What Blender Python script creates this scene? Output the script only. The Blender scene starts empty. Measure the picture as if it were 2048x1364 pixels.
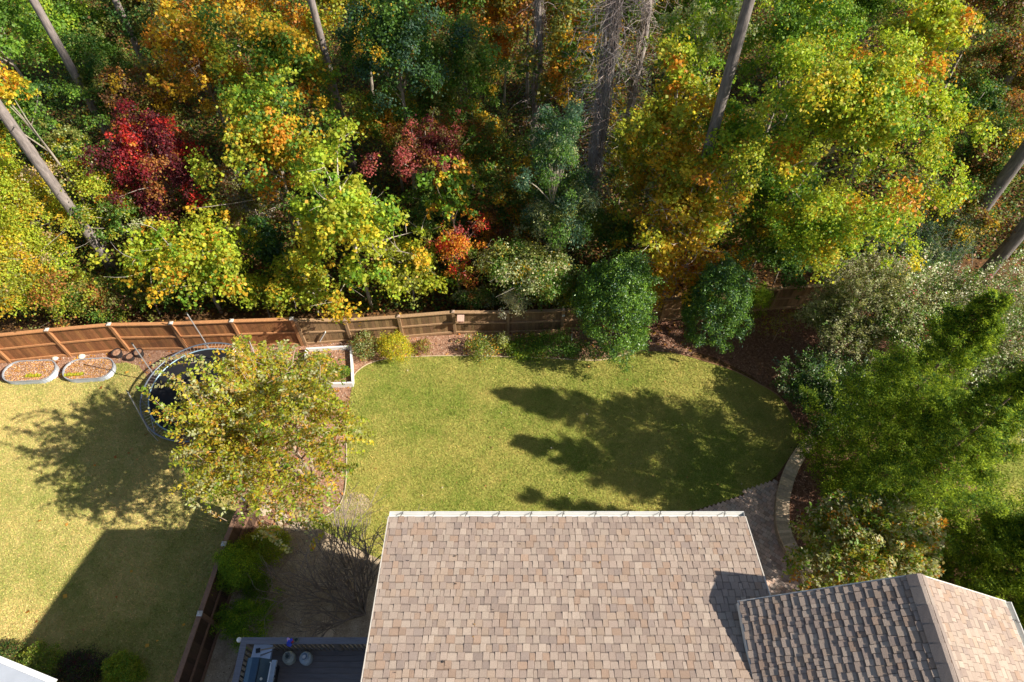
import bpy, math, random
import numpy as np
from mathutils import Vector, Matrix
R = math.radians
SC = bpy.context.scene
COL = SC.collection

# ------------------------------------------------------------ camera, sky, sun
H = 23.7                       # drone height above the lawn (m)
PITCH = R(54.0)
F = 1365.0                     # focal length in pixels of the 2048 px wide photograph (24 mm lens)
cam = bpy.data.cameras.new('camera'); cam.lens = 24.0; cam.sensor_width = 36.0
cam.clip_start = 0.1; cam.clip_end = 2000
cam_o = bpy.data.objects.new('camera', cam); COL.objects.link(cam_o)
cam_o.location = (0, 0, H); cam_o.rotation_euler = (R(90) - PITCH, 0, 0)
SC.camera = cam_o

SUN = Vector((1.268, -0.335, 1.0)).normalized()
SUN_EL = math.asin(SUN.z); SUN_AZ = math.atan2(SUN.x, SUN.y)
w = bpy.data.worlds.new('World'); SC.world = w; w.use_nodes = True
nt = w.node_tree; nt.nodes.clear()
sky = nt.nodes.new('ShaderNodeTexSky'); sky.sky_type = 'NISHITA'; sky.sun_disc = False
sky.sun_elevation = SUN_EL; sky.sun_rotation = SUN_AZ; sky.altitude = 100
bg = nt.nodes.new('ShaderNodeBackground'); bg.inputs['Strength'].default_value = 0.068
wo = nt.nodes.new('ShaderNodeOutputWorld')
nt.links.new(sky.outputs[0], bg.inputs[0]); nt.links.new(bg.outputs[0], wo.inputs[0])
sl = bpy.data.lights.new('sun', 'SUN'); sl.energy = 4.9; sl.angle = R(0.5); sl.color = (1.0, 0.93, 0.82)
so = bpy.data.objects.new('sun', sl); COL.objects.link(so)
so.rotation_euler = SUN.to_track_quat('Z', 'Y').to_euler()
SC.view_settings.view_transform = 'Standard'; SC.view_settings.look = 'None'
SC.view_settings.exposure = 0.82; SC.view_settings.gamma = 1.0
SC.render.engine = 'CYCLES'

# ------------------------------------------------------------ helpers
CP, SP = math.cos(PITCH), math.sin(PITCH)
def at(x, y, z=0.0):
    """photo pixel (2048 px) -> point of the real place at height z"""
    v = (682 - y) / F
    Z = (H - z) / (SP - v * CP)
    return Vector(((x - 1024) / F * Z, Z * (CP + v * SP), z))
def depth(p): return p[1] * CP + (H - p[2]) * SP
rng = np.random.default_rng(7); random.seed(7)

def tag(o, label=None, cat=None, group=None, kind=None):
    if label: o['label'] = label
    if cat: o['category'] = cat
    if group: o['group'] = group
    if kind: o['kind'] = kind
    return o
def empty(name, loc, label, cat, group=None, rz=0):
    o = bpy.data.objects.new(name, None); COL.objects.link(o)
    o.empty_display_size = 0.2
    o.location = loc; o.rotation_euler = (0, 0, rz)
    return tag(o, label, cat, group)
def link_mesh(name, me, m, parent=None):
    me.materials.append(m)
    o = bpy.data.objects.new(name, me); COL.objects.link(o)
    if parent: o.parent = parent
    return o
def copy_tree(o, parent=None):
    c = o.copy(); COL.objects.link(c); c.parent = parent
    for ch in list(o.children): copy_tree(ch, c)
    return c

class MB:
    """collects solids, links them as one mesh; per-vertex colour in attribute col"""
    def __init__(s): s.v = []; s.f = []; s.c = []; s.col = (1, 1, 1)
    def add(s, vs, fs, col=None):
        b = len(s.v); s.v += [tuple(p) for p in vs]; s.f += [tuple(i + b for i in f) for f in fs]
        s.c += [col or s.col] * len(vs); return s
    def box(s, c, d, rz=0, col=None, M=None):
        x, y, z = d[0] / 2, d[1] / 2, d[2] / 2
        vs = [Vector((a * x, b * y, e * z)) for e in (-1, 1) for b in (-1, 1) for a in (-1, 1)]
        Rm = M or Matrix.Rotation(rz, 3, 'Z')
        vs = [Rm @ p + Vector(c) for p in vs]
        return s.add(vs, [(0, 2, 3, 1), (4, 5, 7, 6), (0, 1, 5, 4), (2, 6, 7, 3), (0, 4, 6, 2), (1, 3, 7, 5)], col)
    def beam(s, a, b, wd, th, col=None, up=Vector((0, 0, 1))):
        a, b = Vector(a), Vector(b); d = b - a; L = d.length
        if L < 1e-6: return s
        d.normalize(); sd = d.cross(up)
        if sd.length < 1e-4: sd = Vector((1, 0, 0))
        sd.normalize(); u = sd.cross(d)
        M = Matrix((d, sd, u)).transposed()
        return s.box((a + b) / 2, (L, wd, th), col=col, M=M)
    def tube(s, pts, rad, n=6, cap=True, col=None, closed=False):
        pts = [Vector(p) for p in pts]; k = len(pts)
        if not hasattr(rad, '__len__'): rad = [rad] * k
        vs = []
        ref = None
        for i, p in enumerate(pts):
            if closed: d = pts[(i + 1) % k] - pts[i - 1]
            else: d = pts[min(i + 1, k - 1)] - pts[max(i - 1, 0)]
            if d.length < 1e-9: d = Vector((0, 0, 1))
            d.normalize()
            if ref is None: ref = Vector((0, 0, 1)) if abs(d.z) < .9 else Vector((1, 0, 0))
            a = d.cross(ref); 
            if a.length < 1e-3: a = d.cross(Vector((0.3, 1, 0.2)))
            a.normalize(); b = d.cross(a); ref = b.cross(d) if False else ref
            for j in range(n):
                t = 2 * math.pi * j / n
                vs.append(p + (a * math.cos(t) + b * math.sin(t)) * rad[i])
        fs = []
        for i in range(k if closed else k - 1):
            i2 = (i + 1) % k
            for j in range(n):
                fs.append((i * n + j, i * n + (j + 1) % n, i2 * n + (j + 1) % n, i2 * n + j))
        if cap and not closed:
            fs.append(tuple(range(n))[::-1]); fs.append(tuple((k - 1) * n + j for j in range(n)))
        return s.add(vs, fs, col)
    def lathe(s, prof, c=(0, 0, 0), n=24, col=None):
        c = Vector(c); vs = []; k = len(prof)
        for r, z in prof:
            for j in range(n):
                t = 2 * math.pi * j / n
                vs.append(c + Vector((r * math.cos(t), r * math.sin(t), z)))
        fs = [(i * n + j, i * n + (j + 1) % n, (i + 1) * n + (j + 1) % n, (i + 1) * n + j) for i in range(k - 1) for j in range(n)]
        if prof[0][0] > 1e-4: fs.append(tuple(range(n))[::-1])
        if prof[-1][0] > 1e-4: fs.append(tuple((k - 1) * n + j for j in range(n)))
        return s.add(vs, fs, col)
    def build(s, name, m, parent=None, smooth=False):
        me = bpy.data.meshes.new(name); me.from_pydata([tuple(p) for p in s.v], [], s.f)
        a = me.color_attributes.new('col', 'FLOAT_COLOR', 'POINT')
        a.data.foreach_set('color', np.array([(c[0], c[1], c[2], 1) for c in s.c], dtype=np.float32).ravel())
        if smooth: me.polygons.foreach_set('use_smooth', [True] * len(me.polygons))
        me.update()
        return link_mesh(name, me, m, parent)

def np_mesh(name, V, Fq, C, m, parent=None):
    """V (n,3), Fq (k,3|4) index array, C (n,3)"""
    me = bpy.data.meshes.new(name); k, s_ = Fq.shape
    me.vertices.add(len(V)); me.vertices.foreach_set('co', V.astype(np.float32).ravel())
    me.loops.add(k * s_); me.loops.foreach_set('vertex_index', Fq.astype(np.int32).ravel())
    me.polygons.add(k); me.polygons.foreach_set('loop_start', np.arange(0, k * s_, s_, dtype=np.int32))
    me.polygons.foreach_set('loop_total', np.full(k, s_, dtype=np.int32))
    me.update(calc_edges=True)
    a = me.color_attributes.new('col', 'FLOAT_COLOR', 'POINT')
    C4 = np.ones((len(V), 4), dtype=np.float32); C4[:, :3] = C
    a.data.foreach_set('color', C4.ravel())
    return link_mesh(name, me, m, parent)

def unit(a): return a / np.maximum(np.linalg.norm(a, axis=-1, keepdims=True), 1e-9)
def leaf_mesh(name, P, N, T, L, W, C, m, parent=None, wide=0.45):
    """one kite shaped, slightly folded leaf per point"""
    N = unit(N); T = unit(T - N * np.sum(T * N, 1, keepdims=True)); S = np.cross(N, T)
    L = L[:, None]; W = W[:, None]
    V = np.empty((len(P), 4, 3))
    V[:, 0] = P - T * L * .5
    V[:, 1] = P + T * L * (wide - .5) + S * W * .5 + N * W * .12
    V[:, 2] = P + T * L * .5 - N * L * .08
    V[:, 3] = P + T * L * (wide - .5) - S * W * .5 + N * W * .12
    Fq = np.arange(len(P) * 4).reshape(-1, 4)
    return np_mesh(name, V.reshape(-1, 3), Fq, np.repeat(C, 4, axis=0), m, parent)

# ------------------------------------------------------------ materials
MATS = {}
def new_mat(name):
    m = bpy.data.materials.new(name); m.use_nodes = True; n = m.node_tree; n.nodes.clear()
    o = n.nodes.new('ShaderNodeOutputMaterial'); return m, n, o
def nd(n, t, **kw):
    x = n.nodes.new(t)
    for k, v in kw.items(): setattr(x, k, v)
    return x
def mixc(n, fac, a, b, mode='MIX'):
    x = nd(n, 'ShaderNodeMix', data_type='RGBA', blend_type=mode)
    for s_, v in ((0, fac), (6, a), (7, b)):
        if hasattr(v, 'is_linked') or hasattr(v, 'links'): n.links.new(v, x.inputs[s_])
        elif isinstance(v, (int, float)): x.inputs[s_].default_value = v
        else: x.inputs[s_].default_value = (*v, 1)
    return x.outputs[2]
def noise(n, scale, detail=3, vec=None, rough=.6):
    x = nd(n, 'ShaderNodeTexNoise'); x.inputs['Scale'].default_value = scale
    x.inputs['Detail'].default_value = detail; x.inputs['Roughness'].default_value = rough
    if vec: n.links.new(vec, x.inputs['Vector'])
    return x.outputs['Fac']
def ramp(n, fac, stops):
    x = nd(n, 'ShaderNodeValToRGB'); e = x.color_ramp.elements
    while len(e) < len(stops): e.new(0.5)
    for i, (p, c) in enumerate(stops):
        e[i].position = p; e[i].color = (*c, 1) if hasattr(c, '__len__') else (c, c, c, 1)
    n.links.new(fac, x.inputs[0]); return x.outputs[0]
def vc_mat(name, rough=.7, base=(1, 1, 1), var=.25, scale=12, bump=0.0, bscale=60, metal=0, spec=.4, stretch=None, coat=0):
    """colour = base * vertex colour * noise"""
    m, n, o = new_mat(name)
    at_ = nd(n, 'ShaderNodeAttribute', attribute_name='col')
    tc = nd(n, 'ShaderNodeTexCoord'); vec = tc.outputs['Object']
    if stretch:
        mp = nd(n, 'ShaderNodeMapping'); mp.inputs['Scale'].default_value = stretch; n.links.new(vec, mp.inputs[0]); vec = mp.outputs[0]
    f = noise(n, scale, 5, vec, .65)
    f = ramp(n, f, [(.25, 1 - var), (.75, 1 + var)])
    c = mixc(n, 1, at_.outputs['Color'], base, 'MULTIPLY'); c = mixc(n, 1, c, f, 'MULTIPLY')
    b = nd(n, 'ShaderNodeBsdfPrincipled'); n.links.new(c, b.inputs['Base Color'])
    b.inputs['Roughness'].default_value = rough; b.inputs['Metallic'].default_value = metal
    b.inputs['Specular IOR Level'].default_value = spec; b.inputs['Coat Weight'].default_value = coat
    if bump:
        bm = nd(n, 'ShaderNodeBump'); bm.inputs['Strength'].default_value = bump; bm.inputs['Distance'].default_value = .02
        n.links.new(noise(n, bscale, 4, vec), bm.inputs['Height']); n.links.new(bm.outputs[0], b.inputs['Normal'])
    n.links.new(b.outputs[0], o.inputs[0]); MATS[name] = m; return m
def leaf_mat(name, trans=.38, rough=.5, spec=.35, tcol=(1.25, 1.2, .7)):
    m, n, o = new_mat(name)
    at_ = nd(n, 'ShaderNodeAttribute', attribute_name='col')
    b = nd(n, 'ShaderNodeBsdfPrincipled'); n.links.new(at_.outputs['Color'], b.inputs['Base Color'])
    b.inputs['Roughness'].default_value = rough; b.inputs['Specular IOR Level'].default_value = spec
    t = nd(n, 'ShaderNodeBsdfTranslucent'); n.links.new(mixc(n, 1, at_.outputs['Color'], tcol, 'MULTIPLY'), t.inputs[0])
    x = nd(n, 'ShaderNodeMixShader'); x.inputs[0].default_value = trans
    n.links.new(b.outputs[0], x.inputs[1]); n.links.new(t.outputs[0], x.inputs[2]); n.links.new(x.outputs[0], o.inputs[0])
    MATS[name] = m; return m
leafM = leaf_mat('leaf', .46); glossM = leaf_mat('glossy_leaf', .25, .35, .45); needleM = leaf_mat('needle', .42, .7, .15)
barkM = vc_mat('bark', .9, var=.55, scale=11, bump=1, bscale=14, stretch=(1, 1, .22))
fenceM = vc_mat('stained_wood', .7, var=.28, scale=6, bump=.3, bscale=30, stretch=(3, 3, .6))
deckM = vc_mat('deck_wood', .65, var=.25, scale=7, bump=.3, bscale=30, stretch=(.4, 4, 1))
shingleM = vc_mat('shingle', .95, var=.22, scale=70, bump=.5, bscale=260, spec=.15)
whiteM = vc_mat('white_metal', .4, var=.06, scale=5)
paintM = vc_mat('paint', .5, var=.08, scale=4)
stoneM = vc_mat('stone', .9, var=.3, scale=9, bump=.6, bscale=40, spec=.2)
metalM = vc_mat('galvanised', .4, var=.15, scale=8, metal=.35)
darkM = vc_mat('dark_metal', .35, var=.12, scale=6, metal=.5)
matM = vc_mat('black_mat', .6, var=.2, scale=3, spec=.2)
plasM = vc_mat('plastic', .45, var=.1, scale=8)
sidingM = vc_mat('siding', .7, var=.06, scale=3)
chipM = vc_mat('chips', .9, var=.2, scale=3, spec=.1)

def world_pos(n): return nd(n, 'ShaderNodeNewGeometry').outputs['Position']
def lawn_mat(name, green, tan, pale, blade=False, bias=0.0):
    m, n, o = new_mat(name); p = world_pos(n)
    big = noise(n, .32, 4, p, .55); med = noise(n, 1.7, 5, p, .7); fine = noise(n, 26, 4, p, .7)
    k = nd(n, 'ShaderNodeMath', operation='MULTIPLY_ADD'); n.links.new(med, k.inputs[0]); k.inputs[1].default_value = .55; n.links.new(big, k.inputs[2])
    f = ramp(n, k.outputs[0], [(.62 + bias, 0), (.92 + bias, 1)])
    c = mixc(n, f, green, tan)
    g = ramp(n, fine, [(.42, 0), (.68, 1)])
    k2 = nd(n, 'ShaderNodeMath', operation='MULTIPLY'); n.links.new(g, k2.inputs[0]); k2.inputs[1].default_value = .55
    c = mixc(n, k2.outputs[0], c, pale)
    c = mixc(n, 1, c, ramp(n, noise(n, 60, 3, p, .8), [(.3, .72), (.7, 1.25)]), 'MULTIPLY')
    if blade:
        at_ = nd(n, 'ShaderNodeAttribute', attribute_name='col'); c = mixc(n, 1, c, at_.outputs['Color'], 'MULTIPLY')
    b = nd(n, 'ShaderNodeBsdfPrincipled'); n.links.new(c, b.inputs['Base Color']); b.inputs['Roughness'].default_value = .9
    b.inputs['Specular IOR Level'].default_value = .1
    if not blade:
        bm = nd(n, 'ShaderNodeBump'); bm.inputs['Strength'].default_value = .9; bm.inputs['Distance'].default_value = .03
        n.links.new(noise(n, 45, 5, p, .8), bm.inputs['Height']); n.links.new(bm.outputs[0], b.inputs['Normal'])
    n.links.new(b.outputs[0], o.inputs[0]); return m
G_R = ((.185, .25, .032), (.41, .37, .09), (.52, .45, .14)); G_L = ((.25, .29, .052), (.55, .455, .16), (.64, .53, .22))
lawnR = lawn_mat('lawn_right', *G_R); bladeR = lawn_mat('blade_right', *G_R, blade=True)
lawnL = lawn_mat('lawn_left', *G_L, bias=-.06); bladeL = lawn_mat('blade_left', *G_L, blade=True, bias=-.06)
def soil_mat(name, cols, s1, s2, bump=1.0):
    m, n, o = new_mat(name); p = world_pos(n)
    c = ramp(n, noise(n, s1, 6, p, .75), [(.32, cols[0]), (.5, cols[1]), (.68, cols[2])])
    c = mixc(n, 1, c, ramp(n, noise(n, s2, 4, p, .8), [(.3, .6), (.7, 1.35)]), 'MULTIPLY')
    b = nd(n, 'ShaderNodeBsdfPrincipled'); n.links.new(c, b.inputs['Base Color']); b.inputs['Roughness'].default_value = .95
    b.inputs['Specular IOR Level'].default_value = .1
    bm = nd(n, 'ShaderNodeBump'); bm.inputs['Strength'].default_value = bump; bm.inputs['Distance'].default_value = .04
    n.links.new(noise(n, 30, 6, p, .8), bm.inputs['Height']); n.links.new(bm.outputs[0], b.inputs['Normal'])
    n.links.new(b.outputs[0], o.inputs[0]); return m
litterM = soil_mat('forest_litter', ((.05, .03, .018), (.13, .07, .03), (.26, .14, .06)), 5, 25)
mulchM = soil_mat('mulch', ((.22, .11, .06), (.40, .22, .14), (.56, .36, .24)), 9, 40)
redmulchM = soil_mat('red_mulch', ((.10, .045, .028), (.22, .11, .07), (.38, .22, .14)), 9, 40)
dirtM = soil_mat('dirt', ((.30, .22, .14), (.44, .34, .23), (.56, .45, .32)), 1.6, 20, .6)

# ------------------------------------------------------------ ground sheets
def pix_poly(pts, z=0.0): return [at(x, y, 0) + Vector((0, 0, z)) for x, y in pts]
def smooth_poly(pts, it=2):
    for _ in range(it):
        q = []
        for i in range(len(pts)):
            a, b = pts[i], pts[(i + 1) % len(pts)]
            q += [a * .75 + b * .25, a * .25 + b * .75]
        pts = q
    return pts
def sheet(name, pts, m, label=None, thick=None):
    import bmesh
    bm = bmesh.new(); f = bm.faces.new([bm.verts.new(p) for p in pts]); f.normal_update()
    if f.normal.z < 0: f.normal_flip()
    bmesh.ops.triangulate(bm, faces=bm.faces[:]); me = bpy.data.meshes.new(name); bm.to_mesh(me); bm.free()
    o = link_mesh(name, me, m); return tag(o, label, kind='structure')
def in_poly(X, Y, poly):
    r = np.zeros(len(X), bool); j = len(poly) - 1
    for i in range(len(poly)):
        xi, yi, xj, yj = poly[i][0], poly[i][1], poly[j][0], poly[j][1]
        if yi != yj:
            c = ((yi > Y) != (yj > Y)) & (X < (xj - xi) * (Y - yi) / (yj - yi) + xi); r ^= c
        j = i
    return r
V3 = Vector
sheet('ground', [V3((-160, -120, 0)), V3((160, -120, 0)), V3((160, 200, 0)), V3((-160, 200, 0))], litterM)
# mulch strip in front of the back fences, and the planting beds
mulch = smooth_poly(pix_poly([(-500, 725), (0, 706), (300, 700), (640, 685), (1330, 645), (1420, 690), (1340, 730), (1000, 735), (720, 760), (700, 860), (700, 1010), (660, 1050), (560, 1060), (470, 1050), (300, 900), (300, 780), (-60, 800), (-500, 810)], .004), 1)
sheet('mulch_bed', mulch, mulchM)
redbed = smooth_poly(pix_poly([(1280, 640), (1640, 600), (1900, 640), (1960, 860), (2000, 1000), (1950, 1240), (1560, 1240), (1540, 1100), (1550, 950), (1580, 860), (1540, 770), (1400, 700), (1300, 690)], .008), 1)
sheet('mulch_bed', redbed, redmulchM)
lawn_r = smooth_poly(pix_poly([(706, 762), (716, 740), (748, 724), (800, 714), (900, 711), (1000, 713), (1100, 716), (1200, 720), (1270, 702), (1340, 704), (1400, 720), (1460, 738), (1520, 768), (1562, 795), (1592, 845), (1600, 880), (1568, 930), (1548, 958), (1490, 988), (1400, 1018), (1320, 1038), (1250, 1090), (1200, 1180), (900, 1180), (760, 1120), (650, 1062), (612, 1050), (640, 1036), (676, 1016), (690, 980), (693, 900), (688, 850), (700, 800)], .012), 1)
sheet('lawn', lawn_r, lawnR)
lawn_l = smooth_poly(pix_poly([(-900, 800), (-300, 775), (0, 762), (120, 758), (190, 745), (240, 722), (290, 735), (300, 800), (330, 870), (390, 915), (450, 950), (474, 1000), (474, 1060), (440, 1150), (372, 1364), (320, 1480), (-900, 1480)], .012), 1)
sheet('lawn', lawn_l, lawnL)
dirt = smooth_poly(pix_poly([(470, 1060), (560, 1048), (660, 1055), (780, 1095), (920, 1150), (1000, 1500), (380, 1500), (400, 1300)], .008), 1)
sheet('bare_ground', dirt, dirtM)
side = smooth_poly(pix_poly([(1960, 700), (2500, 650), (2700, 1500), (1860, 1600), (1850, 1300), (1920, 1180), (1900, 1060), (1945, 960), (1915, 860), (1960, 780)], .016), 2)
sheet('lawn', side, lawnR)

worn = smooth_poly(pix_poly([(688, 1000), (705, 982), (735, 990), (742, 1010), (728, 1028), (700, 1040), (678, 1036), (672, 1020)], .018), 2)
sheet('bare_ground', worn, dirtM)
# grass blades
def blades(name, poly, n, m, x0, x1, y0, y1, label, hmin=.025, hmax=.06):
    X = rng.uniform(x0, x1, n); Y = rng.uniform(y0, y1, n); k = in_poly(X, Y, poly); X, Y = X[k], Y[k]; n = len(X)
    a = rng.uniform(0, 2 * np.pi, n); h = rng.uniform(hmin, hmax, n); wd = rng.uniform(.007, .017, n)
    P = np.stack([X, Y, np.full(n, .012)], 1); S = np.stack([np.cos(a), np.sin(a), np.zeros(n)], 1)
    ln = rng.normal(0, .8, (n, 2)) * h[:, None]
    V = np.empty((n, 3, 3)); V[:, 0] = P - S * wd[:, None]; V[:, 1] = P + S * wd[:, None]
    V[:, 2] = P + np.stack([ln[:, 0], ln[:, 1], h], 1)
    c = rng.uniform(.7, 1.3, (n, 1)) * np.array([[.80, .98, .78], [1.0, 1.0, 1.0], [1.35, 1.14, 1.3]])[rng.choice(3, n, p=[.36, .34, .30])]
    o = np_mesh(name, V.reshape(-1, 3), np.arange(n * 3).reshape(-1, 3), np.repeat(c, 3, 0), m)
    return tag(o, label, 'grass', kind='stuff')
blades('grass', lawn_r, 420000, bladeR, -8, 15, 4, 17.5, 'short green grass of the oval lawn between beds and roof')
blades('grass', lawn_l, 420000, bladeL, -27, -8, 3, 17, 'short straw coloured grass left of the side fence')

blades('grass', side, 120000, bladeR, 12, 24, 0, 18, 'bright green grass at the right edge beyond the feathery conifers', .04, .09)

# chips and fallen leaves
def litter(name, poly, n, x0, x1, y0, y1, cols, label, s0=.03, s1=.07, z=.012, wr=.5, cat='leaf litter', excl=None, hz=.02):
    X = rng.uniform(x0, x1, n); Y = rng.uniform(y0, y1, n); k = in_poly(X, Y, poly)
    if excl:
        for e in excl: k &= ~in_poly(X, Y, e)
    X, Y = X[k], Y[k]; n = len(X)
    P = np.stack([X, Y, z + rng.uniform(.004, hz, n)], 1)
    N = np.array([0, 0, 1]) + rng.normal(0, .35, (n, 3)); T = rng.normal(0, 1, (n, 3))
    L = rng.uniform(s0, s1, n); C = np.array(cols)[rng.integers(0, len(cols), n)] * rng.uniform(.6, 1.3, (n, 1))
    o = leaf_mesh(name, P, N, T, L, L * wr, C, chipM); return tag(o, label, cat, kind='stuff')
chipc = [(.50, .30, .20), (.60, .42, .30), (.36, .18, .10), (.66, .50, .38), (.28, .14, .08)]
litter('wood_chips', mulch, 90000, -28, 8, 7.5, 18, chipc, 'pinkish brown wood chips in the bed along the back fence', excl=[lawn_r, lawn_l], cat='mulch')
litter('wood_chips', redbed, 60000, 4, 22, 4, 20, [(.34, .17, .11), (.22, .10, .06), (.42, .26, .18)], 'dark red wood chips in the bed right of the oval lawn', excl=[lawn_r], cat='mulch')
leafc = [(.62, .26, .04), (.66, .36, .06), (.45, .16, .04), (.55, .30, .12)]
litter('fallen_leaves', mulch, 5500, -28, 8, 7.5, 18, leafc, 'orange fallen leaves lying on the bed along the back fence', .07, .14, wr=.8, excl=[lawn_r, lawn_l], hz=.05)
litter('wood_chips', worn, 900, -8, -3, 6, 11, [(.5, .4, .28), (.36, .25, .15)], 'small straw and dirt crumbs on the worn lawn spot', z=.016, cat='mulch')
litter('fallen_leaves', lawn_r, 200, -8, 15, 4, 17.5, [(.45, .25, .08), (.25, .14, .06), (.6, .5, .3)], 'scattered brown fallen leaves on the oval lawn', .05, .10, wr=.8, hz=.07)
litter('fallen_leaves', lawn_l, 70, -27, -8, 3, 17, leafc, 'few orange fallen leaves on the left lawn', .08, .2, wr=.9, hz=.07)
litter('fallen_leaves', dirt, 700, -11, 0, 2, 9.5, [(.55, .5, .45), (.3, .2, .12), (.2, .12, .07)], 'small pale fallen leaves on the bare ground by the deck', .03, .07, wr=.7)
forest_poly = [V3((-50, 17.5, 0)), V3((50, 17.5, 0)), V3((60, 60, 0)), V3((-60, 60, 0))]
litter('fallen_leaves', forest_poly, 36000, -36, 36, 17.5, 50, [(.34, .15, .04), (.26, .13, .05), (.22, .10, .05), (.3, .2, .1), (.42, .24, .06)], 'brown and orange fallen leaves covering the forest floor', .09, .2, z=.002, wr=.8, hz=.1)

# bed edging strips
def edging(pts, label, col, r=.022):
    q = [at(x, y, .03) for x, y in pts]
    out = []
    for i in range(len(q) - 1):
        a, b = q[i], q[i + 1]; p0 = q[max(i - 1, 0)]; p3 = q[min(i + 2, len(q) - 1)]
        for t in np.linspace(0, 1, 5)[:-1]:
            out.append(.5 * ((2 * a) + (b - p0) * t + (2 * p0 - 5 * a + 4 * b - p3) * t * t + (3 * a - p0 - 3 * b + p3) * t ** 3))
    out.append(q[-1])
    m = MB(); m.tube(out, r, 6, col=col); return tag(m.build('bed_edging', plasM), label, 'edging')
edging([(702, 770), (712, 745), (745, 724), (800, 715), (900, 711), (1000, 713), (1100, 716), (1200, 720), (1268, 702)], 'pale tan edging strip between oval lawn and fence bed', (.55, .42, .28))
edging([(1320, 690), (1390, 716), (1460, 738), (1520, 768), (1562, 796), (1592, 845), (1600, 875)], 'reddish edging strip along the shaded right side of the oval lawn', (.36, .18, .12), .018)
edging([(690, 850), (693, 900), (692, 960), (686, 995), (670, 1020), (640, 1036), (600, 1036)], 'tan edging strip around the tree bed left of the oval lawn', (.5, .42, .28))
edging([(606, 1090), (560, 1140), (520, 1220), (470, 1330), (440, 1400)], 'thin edging line across the bare ground left of the deck', (.3, .2, .14), .014)

# ------------------------------------------------------------ the house
# main roof: eave along X at Y=5.64, z=9.4, rising south at 0.25; cross gable to the right
house = empty('house', (1.5, 0, 0), 'beige house with brown, tan and terracotta shingle roof and a cross gable', 'house')
bpy.context.view_layer.update()
def hb(m, name, mat, parent=None, **k):
    off = Vector((1.5, 0, 0))
    if parent is None or parent is house: m.v = [tuple(Vector(p) - off) for p in m.v]; return m.build(name, mat, house, **k)
    m.v = [tuple(Vector(p) - off) for p in m.v]; return m.build(name, mat, parent, **k)
SH = [((0.394, 0.307, 0.246), 34), ((0.429, 0.340, 0.271), 18), ((0.366, 0.280, 0.226), 20), ((0.335, 0.257, 0.210), 12), ((0.376, 0.263, 0.192), 9), ((0.387, 0.290, 0.220), 12), ((0.307, 0.240, 0.201), 4), ((0.349, 0.247, 0.182), 4)]
SHC = [c for c, _ in SH]; SHW = np.array([w_ for _, w_ in SH], float); SHW /= SHW.sum()
def shingles(O, U, Vd, width, length, e=.157, seed=1, cols=SHC, lift=1.0, lo=.010, hi_=.021, sc=.010):
    """courses from the eave (O) along U, climbing Vd; every tab is a thin wedge"""
    r = random.Random(seed); rg = np.random.default_rng(seed)
    N = U.cross(Vd).normalized(); 
    if N.z < 0: N = -N
    m = MB(); rows = int(length / e) + 1
    for i in range(rows):
        u = -r.uniform(0, .15); hi = r.random() < .5; lc = None
        while u < width:
            wd = r.choice([.07, .09, .11, .13, .15, .18]); 
            if hi: wd = r.uniform(.11, .175)
            a = max(u, 0); b = min(u + wd - .004, width)
            if b > a + .01:
                th = (hi_ if hi else lo) * lift * r.uniform(.85, 1.15)
                v0 = i * e - (sc if hi else -sc * .6) + r.uniform(-.002, .002); v1 = min((i + 1) * e + .02, length + .02)
                k = rg.choice(len(cols), p=SHW); c = cols[k]; j = r.uniform(.9, 1.1); c = tuple(x * j for x in c)
                base = O + U * 0
                if hi: tp = .012
                else: tp = 0
                P = lambda uu, vv, nn: base + U * uu + Vd * vv + N * nn
                q = .008 * (1 if hi else 0)
                vs = [P(a, v0, -.01), P(b, v0, -.01), P(b, v1, -.012), P(a, v1, -.012),
                      P(a + q, v0, th), P(b - q, v0, th), P(b, v1, .001), P(a, v1, .001)]
                m.add(vs, [(0, 1, 5, 4), (1, 2, 6, 5), (2, 3, 7, 6), (3, 0, 4, 7), (4, 5, 6, 7)], c)
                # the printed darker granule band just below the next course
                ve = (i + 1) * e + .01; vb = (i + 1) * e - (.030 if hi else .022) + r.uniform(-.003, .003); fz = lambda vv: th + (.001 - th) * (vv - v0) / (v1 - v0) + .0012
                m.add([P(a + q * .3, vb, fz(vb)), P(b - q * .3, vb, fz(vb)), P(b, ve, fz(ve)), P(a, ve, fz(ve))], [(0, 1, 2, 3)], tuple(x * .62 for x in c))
            u += wd; hi = not hi if r.random() < .85 else hi
    return m
EX0, EX1, EY, EZ, SL = -2.68, 5.08, 5.64, 9.4, .25
Vd = Vector((0, -1, SL)).normalized()
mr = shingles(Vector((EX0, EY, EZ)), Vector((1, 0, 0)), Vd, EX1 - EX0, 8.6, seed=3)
n_ = 34; q_ = rng.random((n_, 2)); pp_ = np.array([Vector((EX0, EY, EZ)) + Vector((1, 0, 0)) * (a_ * (EX1 - EX0)) + Vd * (b_ * 5) + Vector((0, 0, .026)) for a_, b_ in q_])
tag(leaf_mesh('fallen_leaves', pp_, np.array([0, .25, 1]) + rng.normal(0, .4, (n_, 3)), rng.normal(0, 1, (n_, 3)), rng.uniform(.03, .08, n_), rng.uniform(.01, .04, n_), np.array([(.1, .07, .05), (.3, .18, .08), (.05, .04, .035)])[rng.integers(0, 3, n_)], chipM), 'few dark twigs and leaf bits lying on the main shingle roof', 'leaf litter', kind='stuff')
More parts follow.
